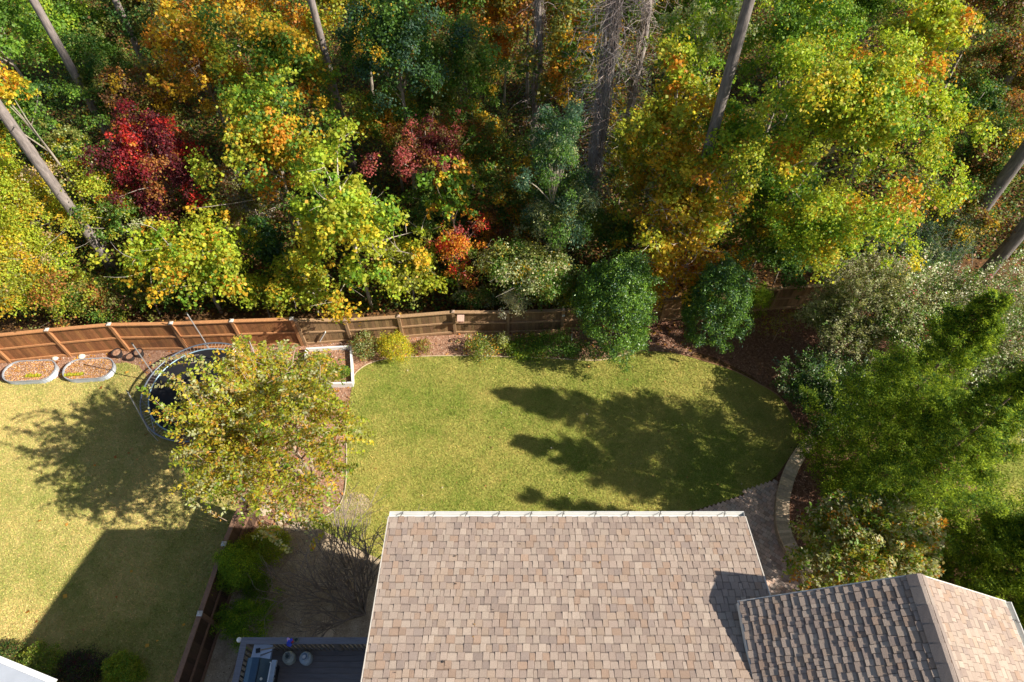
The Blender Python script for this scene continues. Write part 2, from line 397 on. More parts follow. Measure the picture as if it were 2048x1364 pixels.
# deck boards under the shingles
u0 = Vector((0, 0, -.012)); L_ = Vd * 8.6
a, b = Vector((EX0, EY, EZ)), Vector((EX1, EY, EZ))
mr.add([a + u0, b + u0, b + L_ + u0, a + L_ + u0, a + u0 * 12, b + u0 * 12, b + L_ + u0 * 12, a + L_ + u0 * 12],
       [(0, 3, 2, 1), (4, 5, 6, 7), (0, 1, 5, 4), (1, 2, 6, 5), (2, 3, 7, 6), (3, 0, 4, 7)], (.25, .2, .18))
RY = EY - L_.y * -1; RYz = EZ + L_.z      # ridge
RY = (a + L_).y
b2 = Vector((EX0, RY, RYz))
mr.add([Vector((EX0, RY, RYz)), Vector((EX1, RY, RYz)), Vector((EX1, RY - 8, RYz - 2)), Vector((EX0, RY - 8, RYz - 2))], [(0, 3, 2, 1)], (.45, .38, .33))
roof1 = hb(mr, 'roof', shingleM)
# vents and debris marks: small nail-head flashing
# gable
GX0, GX1, GR, GY, GZ, GP = 4.34, 9.40, 6.94, 3.63, 10.24, 11.90
gs = (GP - GZ) / (GR - GX0)
Vg = Vector((1, 0, gs)).normalized(); gs2 = (GP - GZ) / (GX1 - GR); Wg = Vector((-1, 0, gs2)).normalized(); gl2 = math.hypot(GX1 - GR, GP - GZ); gl = math.hypot(GR - GX0, GP - GZ)
GLen = 11.0
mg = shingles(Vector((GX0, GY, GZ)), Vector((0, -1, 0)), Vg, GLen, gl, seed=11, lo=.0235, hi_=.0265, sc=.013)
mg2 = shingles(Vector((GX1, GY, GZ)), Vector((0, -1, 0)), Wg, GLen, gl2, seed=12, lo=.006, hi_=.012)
mg.v and mg2.v
off = len(mg.v); mg.v += mg2.v; mg.f += [tuple(i + off for i in f) for f in mg2.f]; mg.c += mg2.c
d_ = Vector((0, 0, -.014)); D_ = Vector((0, 0, -.14))
A, B, C_ = Vector((GX0, GY, GZ)), Vector((GR, GY, GP)), Vector((GX1, GY, GZ)); Yb = Vector((0, -GLen, 0))
for p, q in ((A, B), (B, C_)):
    mg.add([p + d_, q + d_, q + d_ + Yb, p + d_ + Yb, p + D_, q + D_, q + D_ + Yb, p + D_ + Yb],
           [(0, 3, 2, 1), (4, 5, 6, 7), (0, 1, 5, 4), (1, 2, 6, 5), (2, 3, 7, 6), (3, 0, 4, 7)], (.4, .34, .3))
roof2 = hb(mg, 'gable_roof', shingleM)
# ridge caps: overlapping folded shingles
mc = MB(); y = GY + .01
rr = random.Random(5)
yy = GY - GLen
while yy < GY:
    c = rr.choice([(.29, .235, .20), (.31, .255, .215), (.265, .215, .185)])
    y1 = min(yy + .30, GY + .01); hh = .016
    wv = .17
    def rp(x, y_, n): return Vector((GR + x, y_, GP - abs(x) * (gs if x < 0 else gs2) + n))
    vs = [rp(-wv, yy - .02, .036), rp(-.03, yy - .02, .050), rp(.03, yy - .02, .050), rp(wv, yy - .02, .036),
          rp(-wv, y1, .036 + .010), rp(-.03, y1, .050 + .012), rp(.03, y1, .050 + .012), rp(wv, y1, .036 + .010),
          rp(-wv, y1, -.005), rp(wv, y1, -.005)]
    mc.add(vs, [(0, 1, 5, 4), (1, 2, 6, 5), (2, 3, 7, 6), (4, 5, 6, 7, 9, 8)], c)
    yy += .30
hb(mc, 'ridge_cap', shingleM, roof2)
# gutters
def gutter(p0, p1, out, nm, n_str, parent):
    """open white K-style trough from p0 to p1, opening upward, leaning on fascia"""
    m = MB(); p0, p1 = Vector(p0), Vector(p1); out = Vector(out); z = Vector((0, 0, 1))
    prof = [(0, .0), (0, -.10), (.08, -.10), (.10, -.05), (.125, -.02), (.125, 0), (.108, 0), (.108, -.018), (.085, -.05), (.07, -.088), (.012, -.088), (.012, 0)]
    k = len(prof); vs = [p + out * a_ + z * b_ for p in (p0, p1) for a_, b_ in prof]
    fs = [(j, (j + 1) % k, k + (j + 1) % k, k + j) for j in range(k)] + [tuple(range(k))[::-1], tuple(range(k, 2 * k))]
    m.add(vs, fs, (.60, .59, .55))
    d = (p1 - p0).normalized()
    for e_ in (p0, p1): m.box(e_ + out * .062 - z * .055, (.006 + abs(d.y) * .0 + abs(out.x) * .12, .006 + abs(out.y) * .12, .095), col=(.6, .59, .55))
    g = hb(m, nm, whiteM, parent)
    L = (p1 - p0).length
    for i in range(n_str):
        t = (i + .35) / n_str * L; q = p0 + d * t; s = MB()
        s.beam(q + out * .005 + z * .006, q + out * .118 + d * .05 + z * .004, .018, .004, col=(.16, .15, .14))
        s.beam(q + out * .06 + d * .0 + z * .012, q + out * .06 + d * .06 + z * .012, .014, .006, col=(.12, .11, .1))
        hb(s, 'gutter_hanger', darkM, g)
    return g
gutter((EX0, EY + .012, EZ - .0), (EX1, EY + .012, EZ - .0), (0, 1, 0), 'gutter', 11, roof1)
gutter((GX1 + .012, GY, GZ - .01), (GX1 + .012, GY - GLen, GZ - .01), (1, 0, 0), 'gutter', 12, roof2)
# drip edge and rake boards
m = MB()
ra = Vector((EX0 - .013, EY, EZ - .07)); m.beam(ra, ra + L_, .022, .16, col=(.62, .56, .48), up=Vector((0, SL, 1)).normalized()); hb(m, 'rake_board', paintM, roof1); m = MB()
rb = Vector((EX1 + .013, EY, EZ - .07)); m.beam(rb, rb + Vd * 2.1, .022, .16, col=(.62, .56, .48), up=Vector((0, SL, 1)).normalized())
hb(m, 'rake_board', paintM, roof1)
m = MB()
for p, q in ((A, B), (B, C_)):
    dd = (q - p).normalized(); up = Vector((0, 1, 0)).cross(dd)
    m = MB(); m.beam(p + Vector((0, .013, -.08)), q + Vector((0, .013, -.08)), .022, .15, col=(.62, .57, .5), up=Vector((0, 0, 1))); hb(m, 'rake_board', paintM, roof2)
m = MB(); m.beam(A + Vector((-.012, 0, -.075)), A + Vector((-.012, -1.6, -.075)), .02, .13, col=(.7, .68, .62))
hb(m, 'fascia', paintM, roof2)
# walls with lap siding
def wall_box(m, x0, x1, y0, y1, z0, z1, col=(.62, .55, .44)):
    m.box(((x0 + x1) / 2, (y0 + y1) / 2, (z0 + z1) / 2), (x1 - x0, y1 - y0, z1 - z0), col=col)
    zz = z0 + .1
    while zz < z1 - .1:
        for (ax, ay, dx, dy) in (((x0 + x1) / 2, y1 + .008, x1 - x0 + .02, .016), (x0 - .008, (y0 + y1) / 2, .016, y1 - y0), (x1 + .008, (y0 + y1) / 2, .016, y1 - y0)):
            m.box((ax, ay, zz), (dx, dy, .02), col=tuple(c * .93 for c in col))
        zz += .18
m = MB(); wall_box(m, -2.28, 4.7, -6.0, 5.2, .0, 9.22); w1 = hb(m, 'wall', sidingM)
m = MB(); wall_box(m, 4.72, 9.05, -7.0, 3.25, 0.0, 10.1)
m.add([Vector((4.72, 3.25, 10.1)), Vector((9.05, 3.25, 10.1)), Vector((GR, 3.25, 11.75)), Vector((4.72, 3.1, 10.1)), Vector((9.05, 3.1, 10.1)), Vector((GR, 3.1, 11.75))],
      [(0, 2, 1), (3, 4, 5), (0, 3, 5, 2), (1, 2, 5, 4)], (.62, .55, .44)); w2 = hb(m, 'wall', sidingM)
glassM = vc_mat('window_glass', .08, var=.1, spec=.8)
def window(x, y, z, wd, ht, ax, parent):
    m = MB()
    for s_ in (-1, 1):
        if ax == 'y':
            m.box((x + s_ * wd / 2, y, z), (.09, .05, ht + .09), col=(.8, .79, .76)); m.box((x, y, z + s_ * ht / 2), (wd - .09, .05, .09), col=(.8, .79, .76))
        else:
            m.box((x, y + s_ * wd / 2, z), (.05, .09, ht + .09), col=(.8, .79, .76)); m.box((x, y, z + s_ * ht / 2), (.05, wd - .09, .09), col=(.8, .79, .76))
    m.box((x, y, z), (wd, .03, .05) if ax == 'y' else (.03, wd, .05), col=(.8, .79, .76))
    f = hb(m, 'window', paintM, parent)
    g = MB(); g.box((x, y, z), (wd - .09, .02, ht - .09) if ax == 'y' else (.02, wd - .09, ht - .09), col=(.05, .06, .08)); hb(g, 'pane', glassM, f)
for z in (2.0, 5.0, 7.7):
    for x in (-.9, 1.4, 3.4): window(x, 5.225, z, 1.0, 1.4, 'y', w1)
window(-2.31, 1.5, 5.0, 1.6, 2.0, 'x', w1); window(6.9, 3.28, 8.0, 1.6, 1.3, 'y', w2); window(6.9, 3.28, 5, 1.6, 1.3, 'y', w2)

# neighbour's house corner bottom left
nb = empty('house', (-15, 0, 0), 'corner of the white neighbouring house at the lower left edge of the photo', 'house')
def nbb(m, name, mat, p=None): m.v = [tuple(Vector(q) - Vector((-15, 0, 0))) for q in m.v]; return m.build(name, mat, p or nb)
zc = 5.0; p0, p1 = at(-140, 1268, zc), at(98, 1366, zc); dn = (p1 - p0).normalized(); nn = Vector((dn.y, -dn.x, 0)) 
if nn.y > 0: nn = -nn
p2 = p1 + dn * .12
m = MB(); rf = [p0, p2, p2 + nn * 7, p0 + nn * 7]
m.add([p + Vector((0, 0, .03 + (0 if i < 2 else 1.6))) for i, p in enumerate(rf)] + [p + Vector((0, 0, -.12 + (0 if i < 2 else 1.6))) for i, p in enumerate(rf)],
      [(0, 3, 2, 1) if False else (0, 1, 2, 3), (7, 6, 5, 4), (0, 4, 5, 1), (1, 5, 6, 2), (2, 6, 7, 3), (3, 7, 4, 0)], (.40, .43, .48))  # white roof darkened to bluish grey: its shadow is put into the colour
for i in range(1, 14):
    t = i * .5; q = Vector((0, 0, .045 + 1.6 * t / 7)); m.beam(p0 + nn * t + q, p2 + nn * t + q, .03, .02, col=(.45, .46, .5))
rr_ = nbb(m, 'roof', paintM)
m = MB(); m.beam(p0 - nn * .07 + Vector((0, 0, .0)), p2 - nn * .07 + Vector((0, 0, 0)), .13, .10, col=(.85, .85, .84)); nbb(m, 'gutter', whiteM, rr_)
m = MB(); c0 = (p0 + p2) / 2 + nn * 3.6; M_ = Matrix((dn, -nn, Vector((0, 0, 1)))).transposed()
m.box((c0.x, c0.y, 2.45), ((p2 - p0).length - .8, 6.4, 4.85), col=(.75, .76, .76), M=M_); nbb(m, 'wall', sidingM)

# ------------------------------------------------------------ fences
def fence(posts, heights, label, col, board, name='fence', capcol=None, side=1, cap=.16):
    """posts: ground points; boards sit behind the rails (side = +1: away to the left of the walking direction)"""
    root = empty(name, posts[0], label, 'fence'); O = posts[0]
    for i, (p, h) in enumerate(zip(posts, heights)):
        q = p - O; m = MB(); m.box((q.x, q.y, (h + .05) / 2), (.115, .115, h + .05), col=col); po = m.build('post', fenceM, root)
        m = MB(); m.box((q.x, q.y, h + .065), (cap, cap, .03), col=capcol or col)
        s = cap / 2; z = h + .08
        m.add([(q.x - s, q.y - s, z), (q.x + s, q.y - s, z), (q.x + s, q.y + s, z), (q.x - s, q.y + s, z), (q.x, q.y, z + .05)], [(0, 1, 4), (1, 2, 4), (2, 3, 4), (3, 0, 4)], capcol or col)
        m.build('post_cap', fenceM, po)
    for i in range(len(posts) - 1):
        a, b = posts[i] - O, posts[i + 1] - O; d = (b - a); L = d.length; d.normalize(); n = Vector((-d.y, d.x, 0)) * side
        h0, h1 = heights[i], heights[i + 1]
        for nm, f0, wd, th in (('top_rail', 1.0, .15, .045), ('rail', .52, .045, .09), ('rail', .06, .05, .12)):
            m = MB(); za, zb = h0 * f0, h1 * f0
            oo = n * (.02 if nm == 'top_rail' else 0)
            m.beam(a + d * .06 + oo + Vector((0, 0, za)), b - d * .06 + oo + Vector((0, 0, zb)), wd, th, col=tuple(c * 1.12 for c in col)); m.build(nm, fenceM, root)
        m = MB(); k = max(1, int(L / .142)); step = L / k
        for j in range(k):
            t = (j + .5) / k; hh = h0 + (h1 - h0) * t - .03; c = a + d * (t * L) + n * (.045 + (.004 if j % 2 else 0))
            jj = random.uniform(.72, 1.3); bc = (board[0] * jj, board[1] * jj * random.uniform(.94, 1.06), board[2] * jj)
            m.box((c.x, c.y, hh / 2 + .02), (step - .004, .02, hh - .02), rz=math.atan2(d.y, d.x), col=bc)
        m.build('board_panel', fenceM, root)
    return root
LT = [(-160, 688), (-32, 674), (95, 661), (219, 650), (343, 648), (464, 643), (584, 639)]
lp = [at(x, y, 1.8) for x, y in LT]
lp = [lp[0] + (lp[0] - lp[1]) * 2, lp[0] + (lp[0] - lp[1])] + lp
lp = [Vector((p.x, p.y, 0)) for p in lp]
fence(lp, [1.8] * len(lp), 'reddish brown board fence with pale post caps behind the trampoline', (.42, .20, .085), (.30, .128, .048), capcol=(.62, .55, .48))
RT = [(690, 641), (797, 634), (906, 625), (1016, 625), (1127, 621), (1235, 608), (1333, 600), (1440, 590), (1560, 577), (1690, 568), (1830, 562), (1980, 556)]
rp_ = [lp[-1] + Vector((.135, .012, 0))] + [Vector((*at(x, y, 1.45).xy, 0)) for x, y in RT]
fence(rp_, [1.7] + [1.45] * 12, 'darker weathered brown fence behind the yellow bush and oval lawn', (.32, .20, .108), (.24, .145, .072), capcol=(.36, .25, .18), cap=.14)
s0, s1 = at(470, 1050, 1.8), at(365, 1364, 1.8)
d = (s1 - s0); d.normalize()
sidepix = [s0 - d * 6.6, s0 - d * 4.5, s0 - d * 2.2]
caps = [at(449, 1089, 1.8), at(401, 1228, 1.8)]
sp_ = [Vector((*(s0 - d * k).xy, 0)) for k in (.9,)] + [Vector((*caps[0].xy, 0)), Vector((*caps[1].xy, 0))]
dd = (sp_[-1] - sp_[-2]); sp_ += [sp_[-1] + dd, sp_[-1] + dd * 2]
fence(sp_, [1.8] * len(sp_), 'brown side fence running from the small tree down past the deck', (.22, .125, .08), (.09, .052, .034), capcol=(.50, .50, .50), side=-1)

# ------------------------------------------------------------ paver path and curved wall
path = smooth_poly(pix_poly([(1330, 1036), (1400, 1016), (1490, 986), (1552, 952), (1560, 1000), (1556, 1040), (1566, 1085), (1590, 1130), (1610, 1300), (1500, 1320), (1300, 1200), (1180, 1120), (1250, 1075)], .016), 1)
m = MB(); r = random.Random(2)
ax = Matrix.Rotation(R(-38), 3, 'Z'); cen = at(1500, 1060)
i = 0; PC = [(.56, .39, .30), (.62, .44, .34), (.46, .32, .25), (.56, .43, .35), (.48, .37, .31)]
pp = [(p.x, p.y) for p in path]
for iu in range(-60, 60):
    for iv in range(-60, 60):
        big = (iv % 2 == 0)
        wu = .20; wv = .15
        u = iu * wu + (wu / 2 if iv % 2 else 0); v = iv * wv
        c = cen + ax @ Vector((u, v, 0))
        if in_poly(np.array([c.x]), np.array([c.y]), pp)[0]:
            col = r.choice(PC); j = r.uniform(.8, 1.15)
            m.box((c.x, c.y, .012 + r.uniform(-.003, .003)), (wu - .010, wv - .010, .05), rz=R(-38), col=tuple(x * j for x in col))
pv = m.build('paver_path', stoneM); tag(pv, kind='structure')
wl = [(1618, 868), (1596, 890), (1572, 930), (1557, 975), (1552, 1020), (1556, 1060), (1570, 1095), (1592, 1130), (1606, 1165)]
q = [at(x, y, .45) for x, y in wl]; pts = []
for i in range(len(q) - 1):
    p0_, a_, b_, p3_ = q[max(i - 1, 0)], q[i], q[i + 1], q[min(i + 2, len(q) - 1)]
    for t in np.linspace(0, 1, 7)[:-1]:
        pts.append(.5 * ((2 * a_) + (b_ - p0_) * t + (2 * p0_ - 5 * a_ + 4 * b_ - p3_) * t * t + (3 * a_ - p0_ - 3 * b_ + p3_) * t ** 3))
pts.append(q[-1])
wroot = empty('retaining_wall', (pts[0].x, pts[0].y, 0), 'curved low stone wall with tan cap stones beside the paver path', 'wall')
O = Vector((pts[0].x, pts[0].y, 0))
mcap = MB(); mw = MB()
for i in range(0, len(pts) - 1):
    a_, b_ = pts[i] - O, pts[i + 1] - O; d_ = (b_ - a_).normalized(); n_ = Vector((d_.y, -d_.x, 0))
    if n_.x < 0: n_ = -n_
    wdt = .46; g = d_ * .006
    j = r.uniform(.8, 1.15); c = tuple(x * j for x in r.choice([(.60, .45, .30), (.52, .39, .27), (.64, .49, .34)]))
    dz = r.uniform(-.004, .004)
    lo = [a_ + g, b_ - g, b_ - g + n_ * wdt, a_ + g + n_ * wdt]
    mcap.add([Vector((p.x, p.y, .38)) for p in lo] + [Vector((p.x, p.y, .455 + dz)) for p in lo], [(0, 3, 2, 1), (4, 5, 6, 7), (0, 1, 5, 4), (1, 2, 6, 5), (2, 3, 7, 6), (3, 0, 4, 7)], c)
    for k in range(3):
        lo = [a_ + g + n_ * .04, b_ - g + n_ * .04, b_ - g + n_ * .35, a_ + g + n_ * .35]; j = r.uniform(.7, 1.05)
        mw.add([Vector((p.x, p.y, k * .125)) for p in lo] + [Vector((p.x, p.y, k * .125 + .12)) for p in lo], [(0, 1, 5, 4), (1, 2, 6, 5), (2, 3, 7, 6), (3, 0, 4, 7), (4, 5, 6, 7)], (.38 * j, .29 * j, .21 * j))
mcap.build('cap_stones', stoneM, wroot); mw.build('wall_blocks', stoneM, wroot)
# raised soil behind it
inner = [Vector((p.x, p.y, .40)) for p in [pt + Vector((.30, 0, 0)) for pt in pts]]
rb_ = [Vector((p.x, p.y, .36)) for p in pts]; 
tb = []
for i, p in enumerate(pts):
    d_ = (pts[min(i + 1, len(pts) - 1)] - pts[max(i - 1, 0)]).normalized(); n_ = Vector((d_.y, -d_.x, 0)); n_ = n_ if n_.x > 0 else -n_
    tb.append(Vector((p.x, p.y, .385)) + n_ * .34)
far = pix_poly([(1700, 1250), (1860, 1200), (1900, 1000), (1800, 880), (1690, 830)], .385)
bedtop = tb + far
import bmesh
bm = bmesh.new(); top = [bm.verts.new(p) for p in bedtop]; bot = []
for i, p in enumerate(bedtop):
    if i >= len(tb):
        cc = Vector((10.5, 7.5, 0)); o2 = (p - cc); o2.z = 0; bot.append(bm.verts.new(Vector((p.x, p.y, -.01)) + o2.normalized() * 1.6))
    else: bot.append(bm.verts.new(Vector((p.x, p.y, -.01))))
f = bm.faces.new(top)
for i in range(len(top)): bm.faces.new((top[i], bot[i], bot[(i + 1) % len(top)], top[(i + 1) % len(top)]))
bmesh.ops.recalc_face_normals(bm, faces=bm.faces[:]); bmesh.ops.triangulate(bm, faces=bm.faces[:])
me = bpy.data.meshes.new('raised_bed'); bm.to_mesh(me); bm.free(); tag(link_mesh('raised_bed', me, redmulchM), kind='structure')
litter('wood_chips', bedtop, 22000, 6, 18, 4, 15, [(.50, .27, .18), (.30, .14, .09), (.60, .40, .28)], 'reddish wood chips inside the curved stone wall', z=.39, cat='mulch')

# ------------------------------------------------------------ garden furniture
# galvanised oval beds
def stadium(Lx, Wy, n=12):
    r_ = Wy / 2; c = Lx / 2 - r_; P = []
    for i in range(n + 1): t = -math.pi / 2 + math.pi * i / n; P.append((c + r_ * math.cos(t), r_ * math.sin(t)))
    for i in range(n + 1): t = math.pi / 2 + math.pi * i / n; P.append((-c + r_ * math.cos(t), r_ * math.sin(t)))
    return P
def oval_bed(px, py, Lx, Wy, rz, label, crop, cx):
    p = at(px, py, .28); t = empty('raised_garden_bed', (p.x, p.y, 0), label, 'garden bed', 'oval galvanised garden beds', rz=rz)
    m = MB(); S = stadium(Lx, Wy); k = len(S); prof = []
    nz = 13
    for i in range(nz): z = .27 * i / (nz - 1); prof.append((.010 * math.cos(i * 1.6), z))
    prof += [(.018, .272), (.018, .292), (-.006, .292), (-.012, .25)]
    rings = []
    for o_, z in prof:
        for x, y in S:
            L = math.hypot(x, y); sc = 1 + o_ / (Wy / 2); rings.append((x * sc if abs(x) > Lx / 2 - Wy / 2 else x, y * sc, z))
    fs = [(i * k + j, i * k + (j + 1) % k, (i + 1) * k + (j + 1) % k, (i + 1) * k + j) for i in range(len(prof) - 1) for j in range(k)]
    m.add(rings, fs, (.46, .49, .52)); m.build('bed_wall', metalM, t)
    m = MB(); m.add([(x * .99, y * .99, .225) for x, y in S], [tuple(range(k))], (.9, .9, .9)); m.build('soil', mulchM, t)
    n = 5200; X = rng.uniform(-Lx / 2, Lx / 2, n); Y = rng.uniform(-Wy / 2, Wy / 2, n); kk = in_poly(X, Y, [(a_ * .97, b_ * .97) for a_, b_ in S]); X, Y = X[kk], Y[kk]; n = len(X)
    leaf_mesh('mulch_cover', np.stack([X, Y, .23 + rng.uniform(0, .02, n)], 1), np.array([0, 0, 1]) + rng.normal(0, .35, (n, 3)), rng.normal(0, 1, (n, 3)), rng.uniform(.03, .08, n), rng.uniform(.015, .04, n), np.array(chipc + leafc[:2])[rng.integers(0, 7, n)] * rng.uniform(.7, 1.25, (n, 1)), chipM, t)
    for i in range(5 if crop == 1 else 6):
        n = 60; c = np.array([cx + i * .13, -.27 + .02 * (i % 2), .25]); a_ = rng.uniform(0, 2 * np.pi, n); rad = rng.uniform(.01, .075, n)
        D = np.stack([np.cos(a_), np.sin(a_), rng.uniform(.2, .9, n)], 1)
        leaf_mesh('seedling', c + D * rad[:, None], np.array([0, 0, 1]) + D * -.4, D, np.full(n, .07), np.full(n, .045), np.array([(.55, .55, .04), (.42, .5, .05), (.6, .5, .05)])[rng.integers(0, 3, n)], leafM, t)
oval_bed(59, 741, 2.06, 1.0, R(3), 'oval corrugated metal garden bed at the left edge of the lawn', 1, 0.0)
oval_bed(177, 737, 1.98, 1.0, R(4), 'oval corrugated metal garden bed with pole shadow, nearer the trampoline', 2, -.82)
# pots
def pot(px, py, r_, h, label, soil=(.30, .17, .09)):
    p = at(px, py, h); t = empty('plant_pot', (p.x, p.y, 0), label, 'pot', 'black plant pots by the fence')
    m = MB(); m.lathe([(r_ * .78, 0), (r_ * .95, h * .9), (r_ * 1.03, h * .9), (r_ * 1.03, h), (r_ * .93, h), (r_ * .9, h * .82), (0.001, h * .82)], col=(.035, .03, .03)); m.build('pot_body', plasM, t)
    m = MB(); m.lathe([(r_ * .88, h * .84), (.001, h * .86)], col=(.8, .7, .6)); m.build('soil', mulchM, t)
pot(233, 704, .20, .28, 'black plant pot with mulch, leftmost of the three by the fence')
pot(276, 703, .19, .28, 'black plant pot behind the trampoline net, nearest the trampoline')
pot(259, 712, .17, .22, 'smaller black pot with orange leaves, between two larger pots')
# white raised planter
c = [at(612, 697, .3), at(701, 692, .3), at(705, 765, .3), at(608, 768, .3)]
cc = sum(c, Vector()) / 4; cc.z = 0
t = empty('raised_planter', cc, 'square white framed planter bed filled with brown mulch', 'planter box')
for i in range(4):
    a_, b_ = c[i] - cc, c[(i + 1) % 4] - cc; a_.z = b_.z = .15; d_ = (b_ - a_).normalized(); m = MB(); m.beam(a_ - d_ * .0, b_ - d_ * .075, .07, .32, col=(.78, .77, .74)); m.build('side_board', paintM, t)
m = MB(); m.add([(p - cc) * .98 + Vector((0, 0, -.3 * .98 + .1)) for p in c], [(0, 1, 2, 3)][::1], (1, 1, 1)); 
so_ = m.build('soil', mulchM, t)
pc = [(p.x, p.y) for p in c]
for k in range(2):
    n = 5000; X = rng.uniform(-10, -6, n); Y = rng.uniform(12, 17, n); kk = in_poly(X, Y, pc); X, Y = X[kk] - cc.x, Y[kk] - cc.y; n = len(X)
    if k == 0: leaf_mesh('mulch_cover', np.stack([X, Y, .1 + rng.uniform(0, .03, n)], 1), np.array([0, 0, 1]) + rng.normal(0, .4, (n, 3)), rng.normal(0, 1, (n, 3)), rng.uniform(.04, .1, n), rng.uniform(.02, .05, n), np.array(leafc + chipc)[rng.integers(0, 9, n)] * rng.uniform(.6, 1.2, (n, 1)), chipM, t)
# bird house on fence post, tag, white stake
p = at(922, 640, 1.15); p.y -= .02
t = empty('birdhouse', Vector((p.x, p.y, 1.05)), 'small reddish wooden birdhouse fixed to a fence post', 'birdhouse')
m = MB(); m.box((0, 0, .12), (.20, .18, .24), col=(.50, .27, .19)); m.build('box_body', fenceM, t)
m = MB(); m.box((0, -.02, .27), (.29, .30, .03), col=(.58, .36, .28), M=Matrix.Rotation(R(14), 3, 'X')); m.build('roof', fenceM, t)
m = MB(); m.lathe([(.02, 0), (.02, .012)], (0, 0, 0), 12, col=(.02, .02, .02)); m.v = [tuple(Matrix.Rotation(R(90), 3, 'X') @ Vector(q) + Vector((0, -.09, .14))) for q in m.v]; m.build('entrance_hole', plasM, t)
def stick(name, a_, b_, r_, col, label, cat, mat, flat=None):
    base = Vector((a_.x, a_.y, a_.z)); m = MB()
    if flat: m.beam(Vector((0, 0, 0)), b_ - a_, flat, .03, col=col)
    else: m.tube([Vector((0, 0, 0)), (b_ - a_) * .5, b_ - a_], r_, 6, col=col)
    o = m.build(name, mat); o.location = base; return tag(o, label, cat)
stick('garden_stake', at(1143, 693, 0), at(1144, 668, .75), .012, (.7, .7, .66), 'thin white stake in the ground cover before the dark fence', 'stake', paintM)
stick('wooden_plank', at(640, 682, .3), at(651, 664, .9), .03, (.75, .72, .68), 'pale plank leaning up behind the white planter', 'plank', paintM, flat=.09)
# small white plate on the fence
p = at(1127, 628, 1.2); m = MB(); m.box((0, 0, 0), (.10, .02, .10), col=(.8, .8, .78)); m.box((0, -.012, 0), (.04, .006, .04), col=(.15, .15, .15))
o = m.build('fence_plate', plasM); o.location = p + Vector((0, -.09, 0)); tag(o, 'small white square plate on the dark fence post', 'plate')
# stepping stones
def stone(px, py, r_, label, sx=1.0):
    p = at(px, py, .03); m = MB(); n = 11; rs = [r_ * random.uniform(.8, 1.15) for _ in range(n)]
    lo = [(rs[i] * sx * math.cos(6.283 * i / n), rs[i] * math.sin(6.283 * i / n)) for i in range(n)]
    vs = [(x * 1.04, y * 1.04, -.02) for x, y in lo] + [(x * 1.04, y * 1.04, .03) for x, y in lo] + [(x * .9, y * .9, .05) for x, y in lo]
    fs = [(j, (j + 1) % n, n + (j + 1) % n, n + j) for j in range(n)] + [(n + j, n + (j + 1) % n, 2 * n + (j + 1) % n, 2 * n + j) for j in range(n)] + [tuple(2 * n + j for j in range(n))]
    m.add(vs, fs, (.58, .46, .32)); o = m.build('stepping_stone', stoneM); o.location = (p.x, p.y, 0); tag(o, label, 'stepping stone', 'stepping stones left of the roof corner')
stone(592, 1054, .20, 'tan stepping stone nearest the roof corner'); stone(562, 1036, .24, 'tan stepping stone just left of the one nearest the roof corner'); stone(530, 1020, .24, 'tan stepping stone half hidden under the small tree crown')
stone(650, 1262, .3, 'flat brownish stone just above the deck railing', 1.1)
for i, (x, y, r_) in enumerate([(110, 715, .13), (163, 712, .14)]):
    p = at(x, y, .05); m = MB(); m.lathe([(r_, 0), (r_ * .95, .06), (r_ * .5, .10), (.001, .11)], n=9, col=(.72, .68, .55)); o = m.build('rock', stoneM, smooth=False); o.location = (p.x, p.y, 0)
    tag(o, ['pale rock behind the left oval bed', 'pale rock behind the oval bed nearer the trampoline'][i], 'rock')

# ------------------------------------------------------------ trampoline
TC = Vector((-12.2, 14.2, 0)); tr = empty('trampoline', TC, 'large round trampoline with black mat, springs and net poles', 'trampoline')
def ring(r_, z, n=72): return [(r_ * math.cos(6.2832 * i / n), r_ * math.sin(6.2832 * i / n), z) for i in range(n)]
m = MB(); m.tube(ring(2.27, .90), .034, 8, closed=True, col=(.2, .23, .28)); m.build('frame', metalM, tr, smooth=True)
m = MB(); m.tube(ring(1.97, .905), .026, 8, closed=True, col=(.36, .52, .62)); m.build('mat_ring', metalM, tr, smooth=True)
m = MB(); m.lathe([(1.96, .90), (1.2, .885), (.001, .87)], n=72, col=(.018, .018, .022)); m.build('jumping_mat', matM, tr)
m = MB()
for i in range(96):
    t_ = 6.2832 * i / 96; c_, s_ = math.cos(t_), math.sin(t_)
    m.tube([(1.98 * c_, 1.98 * s_, .905), (2.25 * c_, 2.25 * s_, .90)], .009, 4, cap=False, col=(.55, .45, .35))
tag(m.build('springs', darkM, tr), kind=None)
for i in range(4):
    t_ = 6.2832 * (i + .3) / 4; m = MB(); P0 = [(2.27 * math.cos(t_ + s_), 2.27 * math.sin(t_ + s_), z) for s_, z in ((-.28, .88), (-.28, .06), (-.24, .03), (.24, .03), (.28, .06), (.28, .88))]
    m.tube(P0, .024, 6, col=(.45, .48, .52)); m.build('leg', metalM, tr)
poles = []
for (bx, by), (tx, ty, tz) in (((301, 743), (265, 688, 3.0)), ((411, 683), (374, 627, 3.0)), ((300, 860), (255, 783, 3.0)), ((398, 875), (318, 805, 2.9))):
    b_ = at(bx, by, .9); dirv = Vector((b_.x - TC.x, b_.y - TC.y, 0)).normalized(); b_ = TC + dirv * 2.34
    tp = at(tx, ty, tz); top = Vector((tp.x, tp.y, tz)); poles.append((b_, top))
for a_ in (-.55, .35): 
    dv = Vector((math.cos(a_), math.sin(a_), 0)); poles.append((TC + dv * 2.34, TC + dv * 2.5 + Vector((0, 0, 3.0))))
